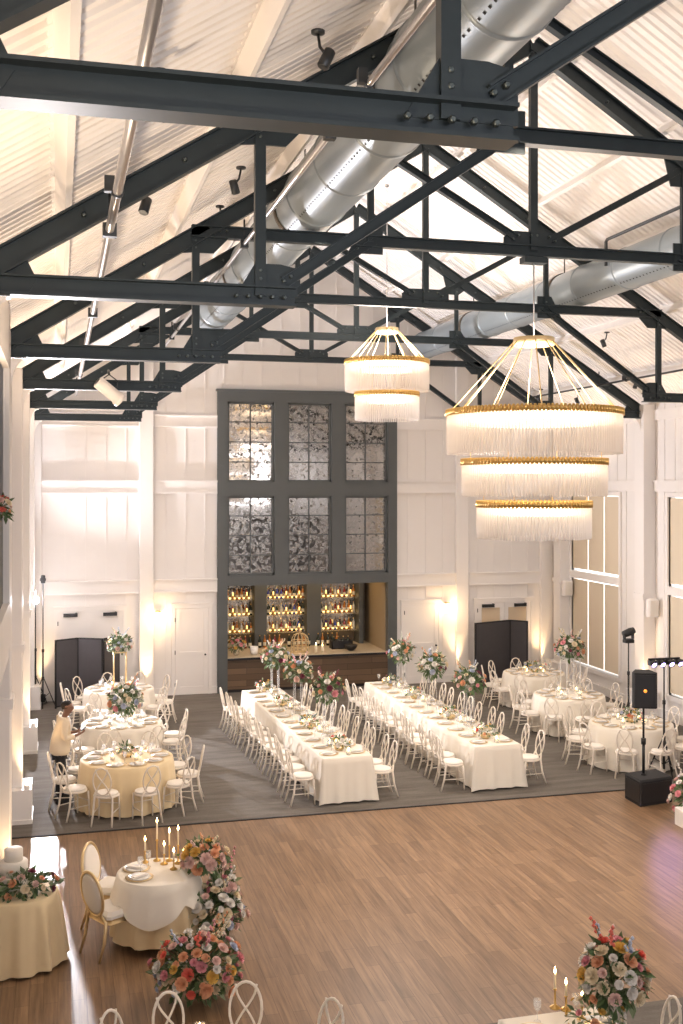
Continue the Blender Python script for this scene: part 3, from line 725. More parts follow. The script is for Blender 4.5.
# ------------------------------------------------------------------ chairs
def make_chair(label):
    t = thing('dining_chair', label, 'chair'); t.scale = (.93, .93, .95)
    w = 'chair_wood'
    MB().lathe([(.195, .425), (.212, .432), (.212, .452), (.20, .46)], 20, T=Matrix.Diagonal((1, .97, 1, 1))).build('seat', w, t)
    MB().lathe([(.192, .458), (.205, .475), (.19, .495), (.10, .502), (.001, .503)], 20, T=Matrix.Diagonal((.98, .95, 1, 1)), caps=False).build('seat_cushion', 'cushion', t)
    tilt = lambda x, z: (x, -.185-(z-.45)*.20, z)
    hoop = [tilt(.150*sin(2*pi*k/24), .715+.225*cos(2*pi*k/24)) for k in range(24)]
    MB().tube(hoop, .0135, 6, closed=True).build('back_frame', w, t)
    cr = MB()
    for s in (-1, 1):
        pts = []
        for k in range(11):
            u = -1+2*k/10; pts.append(tilt(s*.10*sin(u*pi*.5)*(1.0 if abs(u) < .8 else .97), .72+u*.20))
        cr.tube(pts, .0115, 5)
    cr.build('cross_back', w, t)
    for s in (-1, 1):
        MB().tube([(s*.165, .15, .43), (s*.172, .165, .22), (s*.178, .17, 0)], [.019, .016, .013], 7).build('leg', w, t)
        MB().tube([tilt(s*.105, .55), (s*.148, -.17, .44), (s*.158, -.20, .22), (s*.172, -.27, 0)], [.015, .019, .017, .014], 7).build('leg', w, t)
        MB().tube([(s*.173, .165, .20), (s*.16, -.2, .20)], .009, 5).build('stretcher', w, t)
    MB().tube([(-.17, .163, .27), (.17, .163, .27)], .009, 5).build('stretcher', w, t)
    return t
chair_src = [None]
def chair(x, y, rz, label, group):
    if chair_src[0] is None:
        c = make_chair(label); chair_src[0] = c; c.location = (x, y, .006); c.rotation_euler = (0, 0, rz); c['group'] = group
        return c
    return clone(chair_src[0], (x, y, .006), rz, label, group)

# ------------------------------------------------------------------ tables and settings
def round_cloth(Rt, zt, Rh, zh, folds, amp, n=120, over=None):
    mb = MB(); rings = []
    rings.append((0.001, zt, 0)); rings.append((Rt*.6, zt, 0)); rings.append((Rt-.02, zt, 0)); rings.append((Rt, zt-.012, 0.05))
    for k in range(1, 9): u = k/8; rings.append((Rt+(Rh-Rt)*u**.8, zt+(zh-zt)*u, u**.7))
    vs = []
    for r, z, f in rings:
        for i in range(n):
            an = 2*pi*i/n; w = sin(folds*an)+.5*sin((folds*1.7//1)*an+1.3); rr = r+amp*f*w
            vs.append((rr*cos(an), rr*sin(an), z+(.012*f*sin(folds*an+1) if z < zh+.02 else 0)))
    fs = [(k*n+i, k*n+(i+1) % n, (k+1)*n+(i+1) % n, (k+1)*n+i) for k in range(len(rings)-1) for i in range(n)]
    return mb.add(vs, fs, True)
def table_round(name, label, x, y, Rt, zt=.75):
    t = thing('round_table', label, 'table', (x, y, .006))
    MB().lathe([(Rt-.02, zt-.035), (Rt-.006, zt-.03), (Rt-.006, zt-.006), (Rt-.02, zt-.004)], 40).build('tabletop', 'chair_wood', t)
    for q in range(4):
        an = pi/4+q*pi/2; MB().tube([(Rt*.55*cos(an), Rt*.55*sin(an), 0), (Rt*.5*cos(an), Rt*.5*sin(an), zt-.035)], .018, 8).build('leg', 'steel', t)
    return t
def rect_cloth(w, l, zt, zh, amp=.018):
    # rectangle centred at the origin, hangs down all four sides with soft folds
    mb = MB(); per = []
    def edge(x0, y0, x1, y1, n):
        for i in range(n): u = i/n; per.append((x0+(x1-x0)*u, y0+(y1-y0)*u))
    hx, hy = w/2, l/2; nx, ny = int(w/.035), int(l/.05)
    edge(-hx, -hy, hx, -hy, nx); edge(hx, -hy, hx, hy, ny); edge(hx, hy, -hx, hy, nx); edge(-hx, hy, -hx, -hy, ny)
    n = len(per); rings = [(0.0, zt-.002, 0)]; vs = []
    for off, z, f in [(-.02, zt, 0), (0.0, zt-.01, 0)]+[(.03*u, zt+(zh-zt)*u, u) for u in (.15, .3, .5, .7, .85, 1.0)]:
        for i, (x, y) in enumerate(per):
            k1 = max(-1, min(1, x/hx)); k2 = max(-1, min(1, y/hy)); nx_ = k1 if abs(k1) > .999 else 0; ny_ = k2 if abs(k2) > .999 else 0
            s = x+y; wv = amp*f*(sin(s*21)+.6*sin(s*37+1)); corner = .05*f if (nx_ and ny_) else 0
            vs.append((x+nx_*(off+wv+corner), y+ny_*(off+wv+corner), z))
    m = 8; fs = [(k*n+i, k*n+(i+1) % n, (k+1)*n+(i+1) % n, (k+1)*n+i) for k in range(m-1) for i in range(n)]
    mb.add(vs, fs, True); mb.f.append(list(range(n))); mb.sm.append(False); mb.mi.append(0)
    return mb
def make_plate():
    return MB().use('gold_soft').lathe([(.10, 0), (.155, .008), (.158, .013), (.10, .006), (.001, .006)], 20, caps=False).use('china').lathe([(.07, .007), (.125, .016), (.128, .02), (.08, .012), (.001, .011)], 20, caps=False).use('napkin').box(-.035, .035, -.11, .10, .018, .028).box(-.03, .03, -.09, .08, .028, .036)
def make_glass():
    return MB().lathe([(.032, 0), (.030, .004), (.004, .010), (.004, .085), (.022, .10), (.034, .135), (.032, .185), (.029, .185), (.030, .137), (.018, .108), (.001, .10)], 12, caps=False)
def make_candle():
    return MB().use('glass').lathe([(.036, 0), (.040, .01), (.040, .10), (.037, .10), (.036, .012)], 12, caps=False).use('wax').lathe([(.030, .004), (.030, .05), (.002, .05)], 10).use('flame').lathe([(.002, .052), (.013, .070), (.010, .085), (.001, .115)], 6)
prot = {}
def put(kind, maker, name, loc, rz, label, cat, group, sc=1.0):
    if kind not in prot: o = maker().build(name, kind if kind in M else None); prot[kind] = o
    else: o = prot[kind].copy(); C.objects.link(o)
    o.location = loc; o.rotation_euler = (0, 0, rz); o.scale = (sc, sc, sc)
    return tag(o, label, cat, group)
ZT = .762
def round_set(key, desc, cx, cy, Rt, angs, linen='linen', settings=True, rchair=None, skip=(), ncand=4, cand=True):
    """desc = how to find the table, e.g. 'nearest left round table'"""
    table_round('round_table', 'round folding table under the cloth of the %s' % desc, cx, cy, Rt)
    cl = round_cloth(Rt, ZT, Rt+.07, .03, 17, .022).build('tablecloth', linen, loc=(cx, cy, 0))
    tag(cl, 'floor-length ivory cloth on the %s' % desc, 'tablecloth')
    rc = rchair or Rt+.24
    for k, an in enumerate(angs):
        c_, s_ = cos(R(an)), sin(R(an)); wh = '%s anticlockwise from camera side, %s' % (ORD[k], desc)
        if k not in skip:
            chair(cx+rc*c_, cy+rc*s_, R(an)+pi/2+RND.uniform(-.08, .08), 'ivory cross-back chair, '+wh, 'chairs around the '+desc)
        if settings:
            rp = Rt-.20; wh2 = '%s place anticlockwise from camera side, %s' % (ORD[k], desc)
            put('plate', make_plate, 'dinner_plate', (cx+rp*c_, cy+rp*s_, ZT), R(an)+pi/2, 'gold-rimmed plate at '+wh2, 'plate', 'plates on the '+desc)
            a2 = R(an)+.24; rg = Rt-.34
            put('glass', make_glass, 'wine_glass', (cx+rg*cos(a2), cy+rg*sin(a2), ZT), 0, 'stemmed glass at '+wh2, 'glass', 'glasses on the '+desc)
    if cand:
        for k in range(ncand):
            an = 2*pi*k/ncand+.5
            put('candle', make_candle, 'votive_candle', (cx+.27*cos(an), cy+.27*sin(an), ZT), 0, 'lit votive candle, %s of the four on the %s' % (['farthest right', 'farthest left', 'nearest left', 'nearest right'][k], desc), 'candle', 'votive candles on the '+desc)

def rt(px, py): p = at_z(px, py, ZT); return p.x, p.y
A = rt(127, 757); round_set('A', 'nearest left round table', A[0], A[1], .74, [-148+36*k for k in range(10)], 'linen_gold_warmlit')  # ivory cloth, warm uplight put into its colour
B = rt(122, 722); round_set('B', 'middle left round table', B[0], B[1], .74, [-135+36*k for k in range(10)])
D = rt(119, 688); round_set('D', 'farthest left round table', D[0], D[1], .74, [-152+36*k for k in range(10)])
E_ = rt(534, 672); round_set('E', 'farthest right round table', E_[0], E_[1], .72, [-165+36*k for k in range(10)])
G = rt(569, 694); round_set('G', 'middle right round table', G[0], G[1], .74, [-170+36*k for k in range(10)])
H_ = rt(631, 722); round_set('H', 'nearest right round table', H_[0], H_[1], .76, [-160+36*k for k in range(10)])

def long_set(desc, x0, y0, x1, y1, w, nchair, seed, skipR=(), skipL=(), plates=True, spread=(.25, .25), only=None):
    cx, cy = (x0+x1)/2, (y0+y1)/2; l = sqrt((x1-x0)**2+(y1-y0)**2); rz = atan2(y1-y0, x1-x0)-pi/2
    u = Vector((cos(rz+pi/2), sin(rz+pi/2), 0)); s = Vector((cos(rz), sin(rz), 0)); c = Vector((cx, cy, 0)); rnd = random.Random(seed)
    t = thing('banquet_table', 'long folding table hidden under the cloth of the %s' % desc, 'table', (cx, cy, .006), rz)
    MB().box(-w/2+.006, w/2-.006, -l/2+.006, l/2-.006, .71, .745).build('tabletop', 'chair_wood', t)
    for dx in (-w/2+.12, w/2-.12):
        for dy in (-l/2+.25, l/2-.25): MB().tube([(dx, dy, 0), (dx, dy, .71)], .018, 8).build('leg', 'steel', t)
    cl = rect_cloth(w, l, ZT, .04).build('tablecloth', 'linen', loc=(cx, cy, 0)); cl.rotation_euler = (0, 0, rz)
    tag(cl, 'ivory floor-length cloth on the %s' % desc, 'tablecloth')
    for k in range(nchair):
        v = -l/2+spread[0]+(l-spread[0]-spread[1])*k/(nchair-1)
        for sd, nm, sk in ((-1, 'left', skipL), (1, 'right', skipR)):
            wh = '%s from near end, %s side of %s' % (ORD[k], nm, desc)
            if k not in sk:
                p = c+u*(v+rnd.uniform(-.04, .04))+s*sd*(w/2+.23+rnd.uniform(-.03, .05))
                chair(p.x, p.y, rz+(-pi/2 if sd < 0 else pi/2)+rnd.uniform(-.07, .07), 'ivory cross-back chair, '+wh, 'chairs on the %s side of the %s' % (nm, desc))
            if plates:
                p = c+u*v+s*sd*(w/2-.19)
                put('plate', make_plate, 'dinner_plate', (p.x, p.y, ZT), rz+(pi/2 if sd < 0 else -pi/2), 'gold-rimmed plate with napkin, '+wh, 'plate', 'plates on the %s side of the %s' % (nm, desc))
                p = c+u*(v+.17)+s*sd*(w/2-.29)
                put('glass', make_glass, 'wine_glass', (p.x, p.y, ZT), 0, 'stemmed glass, '+wh, 'glass', 'glasses on the %s side of the %s' % (nm, desc))
    return c, u, s, l
def mid(p, q): return ((p.x+q.x)/2, (p.y+q.y)/2)
T1n = mid(at_z(321, 758, ZT), at_z(374, 756, ZT)); fl = at_z(241, 690, ZT)
T1 = long_set('left long table', T1n[0], T1n[1], fl.x+.44, fl.y, .85, 12, 1, spread=(.28, .3))
T2n = mid(at_z(472, 746, ZT), at_z(523.5, 744.5, ZT)); fl2 = at_z(364, 682, ZT)
T2 = long_set('right long table', T2n[0], T2n[1], fl2.x+.44, fl2.y, .85, 12, 2, skipR=(2,), spread=(.28, .3))
LW = ['nearest the camera', 'second from the near end', 'third from the near end', 'nearest the bar']
for (T, desc, pts) in ((T1, 'left long table', [(334, 742), (310, 720), (287, 698), (268, 684)]), (T2, 'right long table', [(485, 730), (448, 711), (415, 691), (398, 678)])):
    c, u, s, l = T
    for k, (px, py) in enumerate(pts):
        p = at_z(px, py+4, .84); v = (p-c).dot(u); q = c+u*v
        low_flowers('low peach and coral flowers on the %s, %s' % (desc, LW[k]), (q.x, q.y, ZT), 20+k+int(abs(c.x)), 'low flowers along the '+desc)
        for j in range(3):
            q2 = c+u*(v+(-.33, .32, .44)[j])+s*(.06, -.07, .08)[j]
            put('candle', make_candle, 'votive_candle', (q2.x, q2.y, ZT), 0, 'lit votive candle %s flowers %s, %s' % (['in front of', 'just behind', 'farthest behind'][j], LW[k], desc), 'candle', 'votive candles by the flowers %s on the %s' % (LW[k], desc), 1.1)
    for k, (px, py) in enumerate([(275, 657), (298, 672), (328, 689)] if T is T1 else [(401, 652), (432, 665), (469, 681)]):
        A_, B_ = ray(px); best = None
        # where the sight line crosses the table centre line
        d = 15.0
        while d < 26:
            P = Vector((A_*d, B_*d, 0)); off = (P-c).dot(s)
            if best is None or abs(off-.12) < best[0]: best = (abs(off-.12), d, P)
            d += .02
        d, P = best[1], best[2]; z = CH-(py-HZ)*d/F
        tall_flowers('tall mixed flowers on a clear stand on the %s, %s' % (desc, ['nearest the bar', 'middle one', 'nearest the camera'][k]), (P.x, P.y, ZT), z-ZT, .28, .24, 30, MIX, 40+k+int(c.x), 'glass', 'tall flowers on the '+desc, .07, .056)
# centrepieces of the round tables
p = at_z(125, 708, 1.2)
tall_flowers('full pastel bouquet on a low stand at the middle left round table', (B[0]+.05, B[1]-.05, ZT), .42, .31, .27, 44, MIX, 61, 'glass', w=.06, br=.060)
tall_flowers('white and blue bouquet on gold posts at the farthest left round table', (D[0]+.02, D[1], ZT), .95, .26, .22, 32, PALE, 62, 'gold_light', w=.13)
tall_flowers('round pink and white bouquet on pale posts at the middle right round table', (G[0]+.08, G[1]+.1, ZT), .95, .32, .27, 40, MIX+['pink'], 63, 'china', w=.15, br=.058)
low_flowers('low flowers with candles on the farthest right round table', (E_[0], E_[1], ZT), 64, None, .28, .12, 14)
low_flowers('low flowers on the round table behind the loudspeakers', (H_[0], H_[1], ZT), 65, None, .22, .12, 12)
low_flowers('low white flowers on the nearest left round table', (A[0], A[1], ZT), 66, None, .15, .09, 8, PALE)
t = thing('floral_arrangement', 'yellow and pink bouquet in a vase at the left end of the bar counter', 'flower arrangement', (at_y(236, 650, YB+.3).x, YB+.3, zc))
MB().lathe([(.05, 0), (.09, .06), (.06, .14)], 14).build('vase', 'glass', t); bouquet(t, .26, .24, .2, .17, 18, 90, .055, ['yellow', 'cream', 'pink', 'white'], 67)

# ------------------------------------------------------------------ sweetheart table
p = at_z(158, 872, ZT); sx, sy = p.x, p.y
table_round('round_table', 'small round table under the draped cloth on the dance floor', sx, sy, .45)
cl = round_cloth(.45, ZT, .53, .10, 11, .022).build('tablecloth', 'linen_gold_warmlit', loc=(sx, sy, 0)); tag(cl, 'pale gold cloth on the small round table on the dance floor', 'tablecloth')
# square overlay drape hanging in points
def overlay(Rt, z, n=96):
    vs = []; L_ = []
    for k, u in enumerate((0, .3, .6, 1.0)):
        for i in range(n):
            an = 2*pi*i/n; drop = .24+.20*abs(cos(2*an+.5)); f = u
            r = Rt+.008+.115*f*drop/.44+.010*f*sin(13*an); vs.append((r*cos(an), r*sin(an), z+.004-drop*f))
    top = [(Rt*.97*cos(2*pi*i/n), Rt*.97*sin(2*pi*i/n), z+.006) for i in range(n)]
    vs = top+vs; fs = [(k*n+i, k*n+(i+1) % n, (k+1)*n+(i+1) % n, (k+1)*n+i) for k in range(4) for i in range(n)]
    mb = MB(); mb.add(vs, fs, True); mb.f.append(list(range(n))); mb.sm.append(False); mb.mi.append(0)
    return mb
o = overlay(.455, ZT).build('table_overlay', 'linen', loc=(sx, sy, 0)); tag(o, 'short ivory overlay draped over the pale gold cloth of the small table', 'tablecloth')
for k, (an, lb) in enumerate(((150, 'far left'), (215, 'near left'))):
    put('plate', make_plate, 'dinner_plate', (sx+.27*cos(R(an)), sy+.27*sin(R(an)), ZT+.007), R(an)+pi/2, 'plate with napkin at the %s place of the small table on the dance floor' % lb, 'plate', 'plates on the small table')
    put('glass', make_glass, 'wine_glass', (sx+.2*cos(R(an-32)), sy+.2*sin(R(an-32)), ZT+.007), 0, 'stemmed glass beside the %s plate of the small table' % lb, 'glass', 'glasses on the small table')
def taper(h):
    return lambda: MB().use('gold').lathe([(.045, 0), (.045, .01), (.010, .03), (.008, h*.5), (.018, h*.52), (.012, h*.55)], 10).use('wax').lathe([(.011, h*.55), (.010, h*.95), (.002, h*.97)], 8).use('flame').lathe([(.002, h*.97), (.012, h*.97+.02), (.002, h*.97+.06)], 6)
for k, (dx, dy, h) in enumerate([(.02, .36, .46), (.16, .32, .34), (-.12, .33, .26), (.25, .2, .40), (.09, .22, .22), (.18, .02, .20), (.30, .06, .17)]):
    o = taper(h)().build('candlestick', None, loc=(sx+dx, sy+dy, ZT+.007)); tag(o, 'lit %s candle on small table, %s' % (['tallest taper', 'taper', 'short taper', 'tall taper', 'low taper', 'front low', 'rightmost front low'][k], ['at the back', 'just right of the tallest', 'left of the tallest', 'by the yellow flowers', 'in the middle of the cluster', 'at the front of the cluster', 'next to the flower garland'][k]), 'candle', 'gold candlesticks on the small table')
def plush_chair(label, x, y, rz):
    t = thing('padded_chair', label, 'chair', (x, y, 0), rz, 'padded oval-back chairs at the small table')
    t.scale = (.92, .92, .95)
    MB().bevbox(-.25, .25, -.22, .24, .40, .455, .05).build('seat_frame', 'gold_light', t)
    MB().bevbox(-.235, .235, -.20, .225, .455, .53, .04).build('seat_cushion', 'cushion', t)
    tl_ = lambda x, z: Vector((x, -.23-(z-.5)*.16, z-.07))
    MB().tube([tl_(.23*sin(2*pi*k/28), .80+.26*cos(2*pi*k/28)) for k in range(28)], .018, 8, closed=True).build('back_frame', 'gold_light', t)
    vs = []; n = 24; prof = [(.0, .045), (.5, .042), (.85, .03), (1, 0.0), (.85, -.02), (.5, -.03), (0, -.03)]
    for f, d in prof:
        for k in range(n): q = tl_(.215*f*sin(2*pi*k/n), .80+.245*f*cos(2*pi*k/n)); vs.append((q.x, q.y+d, q.z))
    MB().add(vs, [(j*n+i, j*n+(i+1) % n, (j+1)*n+(i+1) % n, (j+1)*n+i) for j in range(len(prof)-1) for i in range(n)], True).build('backrest', 'cushion', t)
    for s in (-1, 1):
        MB().tube([(s*.215, .2, .41), (s*.21, .2, .2), (s*.20, .2, 0)], [.028, .022, .014], 8).build('leg', 'gold_light', t)
        MB().tube([tl_(s*.12, .56), (s*.20, -.21, .43), (s*.21, -.24, .2), (s*.21, -.31, 0)], [.018, .024, .020, .014], 8).build('leg', 'gold_light', t)
q = at_z(113, 905, .50); plush_chair('gold-framed padded oval-back chair, the nearer of two at the small table', q.x-.01, q.y, R(-60))
q = at_z(112, 884, .50); plush_chair('gold-framed padded oval-back chair, the farther of two at the small table', q.x-.01, q.y+.05, R(-118))
def garland(label, loc, rx, ry, rz, nb, nl, br, pal, seed, cz, spikes=0, grp='flower clusters around the small table'):
    t = thing('floral_arrangement', label, 'flower arrangement', loc, group=grp); bouquet(t, cz, rx, ry, rz, nb, nl, br, pal, seed, .10, spikes); return t
q = at_z(203, 857, .92)
garland('orange and cream flower cluster spilling over the back right edge of the small table', (q.x, q.y, ZT), .26, .22, .17, 30, 200, .064, ['peach', 'yellow', 'cream', 'blush', 'peach'], 71, .16, 3)
q = at_z(222, 888, .55)
garland('white and blush flower garland trailing down the right side of the small table', (q.x, q.y, 0), .20, .20, .36, 32, 200, .060, ['white', 'blush', 'white', 'pink'], 72, .42, 3)
q = at_z(211, 914, .30)
garland('white and blue rounded flower cluster on the floor right of the small table', (q.x, q.y, 0), .38, .30, .30, 64, 360, .060, ['white', 'cream', 'blush', 'blue', 'white'], 73, .30, 3)
q = at_z(197, 968, .34)
garland('big coral and peach flower cluster on the dance floor in front of the small table', (q.x, q.y, 0), .44, .36, .33, 95, 460, .060, ['white', 'cream', 'peach', 'coral', 'pink', 'blush', 'peach', 'white', 'cream', 'yellow', 'blue', 'pink'], 74, .34, 9)

# ------------------------------------------------------------------ cake table at the left edge
kx, ky = -.42, 12.35
table_round('round_table', 'round cake table under a long gold cloth at the left edge', kx, ky, .40)
cl = round_cloth(.42, ZT, .52, .03, 12, .03).build('tablecloth', 'linen_gold_warmlit', loc=(kx, ky, 0)); tag(cl, 'long pale gold cloth on the cake table at the left edge', 'tablecloth')
t = thing('tiered_cake', 'white tiered cake on the table at the left edge', 'cake', (kx-.05, ky+.05, ZT))
z = 0
for r, h in ((.20, .17), (.15, .15), (.10, .13)):
    MB().lathe([(r, z), (r, z+h-.012), (r-.012, z+h), (.001, z+h)], 32).build('cake_tier', 'cake_icing', t); z += h
MB().lathe([(.24, -.0), (.24, .012), (.21, .014)], 32).build('cake_board', 'gold_light', t)
t = thing('floral_arrangement', 'blush and green flower garland ringing the cake at the left edge', 'flower arrangement', (kx+.06, ky-.14, ZT)); bouquet(t, .10, .38, .22, .13, 30, 320, .045, ['peach', 'blush', 'blush', 'cream', 'plum'], 75)

# ------------------------------------------------------------------ foreground tables
fx, fy = 1.27, 8.20
table_round('round_table', 'round folding table at the bottom left edge of the view', fx, fy, .60)
cl = round_cloth(.60, ZT, .67, .03, 17, .022).build('tablecloth', 'linen', loc=(fx, fy, 0)); tag(cl, 'ivory cloth of the table at the bottom left edge', 'tablecloth')
for k, (px, py) in enumerate(((244, 985), (175, 994), (112, 1006), (311, 1004))):
    q = at_z(px, py, .95); dv = Vector((q.x-fx, q.y-fy, 0)); q2 = Vector((fx, fy, 0))+dv.normalized()*max(dv.length-.22, .86)
    chair(q2.x, q2.y, atan2(dv.y, dv.x)+pi/2, 'ivory cross-back chair at bottom left table, %s' % ['third from the left, top fully in view', 'second from left, below coral flowers', 'leftmost', 'rightmost'][k], 'chairs at the bottom left table')
put('candle', make_candle, 'votive_candle', (at_z(196, 1016, .85).x, fy+.45, ZT), 0, 'lit votive candle on the table at the bottom left edge', 'candle', None, 1.3)
q0 = at_z(493, 1012, ZT); q1 = at_z(600, 1005, ZT)
T3 = long_set('bottom right table', (q0.x+q1.x)/2, q1.y-2.4, (q0.x+q1.x)/2, q1.y, q1.x-q0.x, 4, 5, skipL=(0, 1), skipR=(0, 1), plates=True, spread=(.35, .30))
fX = (q0.x+q1.x)/2
q = at_z(580, 1003, .9); low_flowers('orange and pink flowers low on the table at the bottom right edge', (q.x, q.y-.25, ZT), 81, None, .24, .15, 18, ['coral', 'peach', 'pink', 'cream', 'yellow'])
for k, (px, py, h) in enumerate(((555, 1008, .30), (566, 1010, .22), (582, 1020, .2))):
    q = at_z(px, py, ZT); o = taper(h)().build('candlestick', None, loc=(q.x, q.y, ZT)); tag(o, 'lit gold candlestick on the bottom right table, %s' % ['leftmost and tallest', 'behind the low flowers', 'among the low flowers'][k], 'candle', 'candlesticks on the bottom right table')
q = at_z(619, 976, 1.22); tall_flowers('tall colourful bouquet on a stand at the bottom right table', (min(q.x, q1.x-.13), q.y, ZT), .47, .25, .27, 48, HOT, 82, 'glass', w=.07, br=.060)
# floor flowers and white plinth at the right edge
q = at_z(683, 797, .35); garland('white and pink floor flowers at the right edge by the subwoofer', (q.x+.12, q.y, 0), .30, .28, .32, 26, 260, .06, ['white', 'blush', 'pink', 'white'], 83, .34, 2, grp=None)
q = at_z(676, 833, .0); o = MB().bevbox(0, .5, 0, .4, 0, .26, .01).build('white_plinth', 'trim_paint', loc=(q.x+.22, q.y, 0)); tag(o, 'low white plinth at the right edge of the dance floor', 'plinth')

# ------------------------------------------------------------------ back wall doors, screens, sconces, fixtures
def wall_door(n, px0, px1, pyt, leaves, panes=None, mname='trim_paint', handle=True):
    X0, X1 = at_y(px0, 600, YB).x, at_y(px1, 600, YB).x; zt = at_y((px0+px1)/2, pyt, YB).z
    fr = MB(); fr.box(X0-.09, X0, YB-.045, YB, 0, zt+.09).box(X1, X1+.09, YB-.045, YB, 0, zt+.09).box(X0, X1, YB-.045, YB, zt, zt+.09).box(X0-.11, X1+.11, YB-.06, YB, zt+.09, zt+.12)
    d = struct(fr.build('door_%d' % n, 'trim_paint'))
    w = (X1-X0)/leaves
    for k in range(leaves):
        a0, a1 = X0+k*w+.004, X0+(k+1)*w-.004; lf = MB().box(a0, a1, YB-.02, YB, .01, zt-.004)
        for e0, e1, f0, f1 in ((a0, a0+.11, .01, zt-.004), (a1-.11, a1, .01, zt-.004), (a0+.11, a1-.11, zt-.13, zt-.004), (a0+.11, a1-.11, .01, .2), (a0+.11, a1-.11, .95, 1.06)): lf.box(e0, e1, YB-.035, YB-.02, f0, f1)
        lo = lf.build('door_leaf', mname, d)
        if panes: MB().box(a0+.12, a1-.12, YB-.03, YB-.021, 1.08, zt-.14).build('door_panel', panes, d)
        if handle:
            hx = a1-.07 if k == leaves-1 and leaves == 1 else (a1-.05 if k == 0 else a0+.05)
            MB().lathe([(.022, 0), (.022, .015), (.010, .02), (.010, .04), (.022, .05), (.018, .065)], 12, T=Matrix.Translation((hx, YB-.035, .98)) @ Matrix.Rotation(pi/2, 4, 'X')).build('door_handle', 'black', d)
        if leaves == 2:
            c0 = a0+.12 if k == 0 else a1-.47
            MB().box(c0, c0+.33, YB-.11, YB-.035, zt-.12, zt-.04).box(c0+.28, c0+.31, YB-.16, YB-.06, zt-.04, zt-.02).build('door_closer', 'black', d)
    for z in (.25, 1.05, 1.85): MB().box(X0-.012, X0+.008, YB-.052, YB-.03, z-.05, z+.05).build('door_hinge', 'pipe_dark', d)
    return d
wall_door(1, 58, 123, 611, 2, handle=False)
wall_door(2, 175, 208, 608, 1)
wall_door(3, 404, 438, 604, 1)
wall_door(4, 477, 530, 602, 2, panes='tan_paint')
def screen(label, pts, h, y_off):
    t = thing('folding_screen', label, 'folding screen', (pts[0].x, pts[0].y, .006)); o = pts[0]
    for p, q in zip(pts, pts[1:]):
        d = (q-p); l = d.length; an = atan2(d.y, d.x); T = Matrix.Translation(((p-o).x, (p-o).y, 0)) @ Matrix.Rotation(an, 4, 'Z')
        pn = MB().box(.005, l-.005, -.02, .02, .03, h, T).build('panel', 'screen_grey', t)
        MB().box(.005, .03, -.026, .026, 0, h, T).box(l-.03, l-.005, -.026, .026, 0, h, T).box(.03, l-.03, -.026, .026, h-.03, h, T).box(.03, l-.03, -.026, .026, .03, .06, T).build('panel_frame', 'black_matte', pn)
def P2(px, Y): q = at_y(px, 700, Y); return Vector((q.x, Y, 0))
screen('dark grey three-panel folding screen in front of the left double doors', [P2(55, 25.9), P2(78, 26.2), P2(103, 25.9), P2(119, 26.35)], 1.58, 0)
screen('dark grey two-panel folding screen in front of the right double doors', [P2(475, 25.75), P2(510, 26.15), P2(528, 25.8)], 1.66, 0)
light_list = []
def lamp(name, kind, loc, energy, col, size=.1, rot=None, spot=None, blend=.5):
    l = bpy.data.lights.new(name, kind); l.energy = energy; l.color = col
    if kind == 'AREA': l.shape = 'RECTANGLE'; l.size, l.size_y = size
    else: l.shadow_soft_size = size
    if spot: l.spot_size = R(spot); l.spot_blend = blend
    o = bpy.data.objects.new(name, l); C.objects.link(o); o.location = loc
    if rot is not None:
        o.rotation_mode = 'QUATERNION'; o.rotation_quaternion = Vector(rot).to_track_quat('-Z', 'Y')
    return o
WARM = (1.0, .66, .34); CW = (1.0, .80, .60); COOL = (.80, .87, 1.0)
for px, py, lb in ((158, 617, 'left of the white single door'), (447, 608, 'right of the bar between the door and the pilaster')):
    q = at_y(px, py, YB-.12); t = thing('wall_sconce', 'glowing frosted wall sconce %s' % lb, 'wall lamp', q, group='frosted wall sconces')
    MB().lathe([(.07, -.13), (.075, .11)], 16).build('lamp_shade', 'lamp_glow', t)
    MB().lathe([(.08, .11), (.08, .14), (.03, .15)], 16).box(-.03, .03, 0, .12, .10, .15).build('wall_mount', 'gold_light', t)
    lamp('sconce_light', 'POINT', (q.x, q.y-.2, q.z), 18, WARM, .08)
def uplight(px, lb, Y=YB-.30, e=190):
    q = at_y(px, 680, Y); t = thing('floor_uplight', 'small black floor uplight %s' % lb, 'light', (q.x, q.y, .006), group='black floor uplights')
    MB().lathe([(.07, .05), (.08, .07), (.085, .22), (.075, .22), (.07, .10), (.001, .10)], 14, caps=False).build('housing', 'black', t)
    MB().lathe([(.06, .15), (.001, .151)], 14, caps=False).build('lens', 'up_glow', t)
    MB().box(-.09, .09, -.07, .07, 0, .02).box(-.095, -.085, -.02, .02, .02, .14).box(.085, .095, -.02, .02, .02, .14).build('yoke', 'black', t)
    lamp('uplight_beam', 'SPOT', (q.x, q.y, .26), e, WARM, .05, rot=(0, .16, 1), spot=44, blend=.9)
uplight(42, 'behind the light stand in the back left corner'); uplight(147, 'at the pilaster left of the white single door'); uplight(458, 'at the pilaster right of the bar'); uplight(542, 'at the back right corner pilaster')
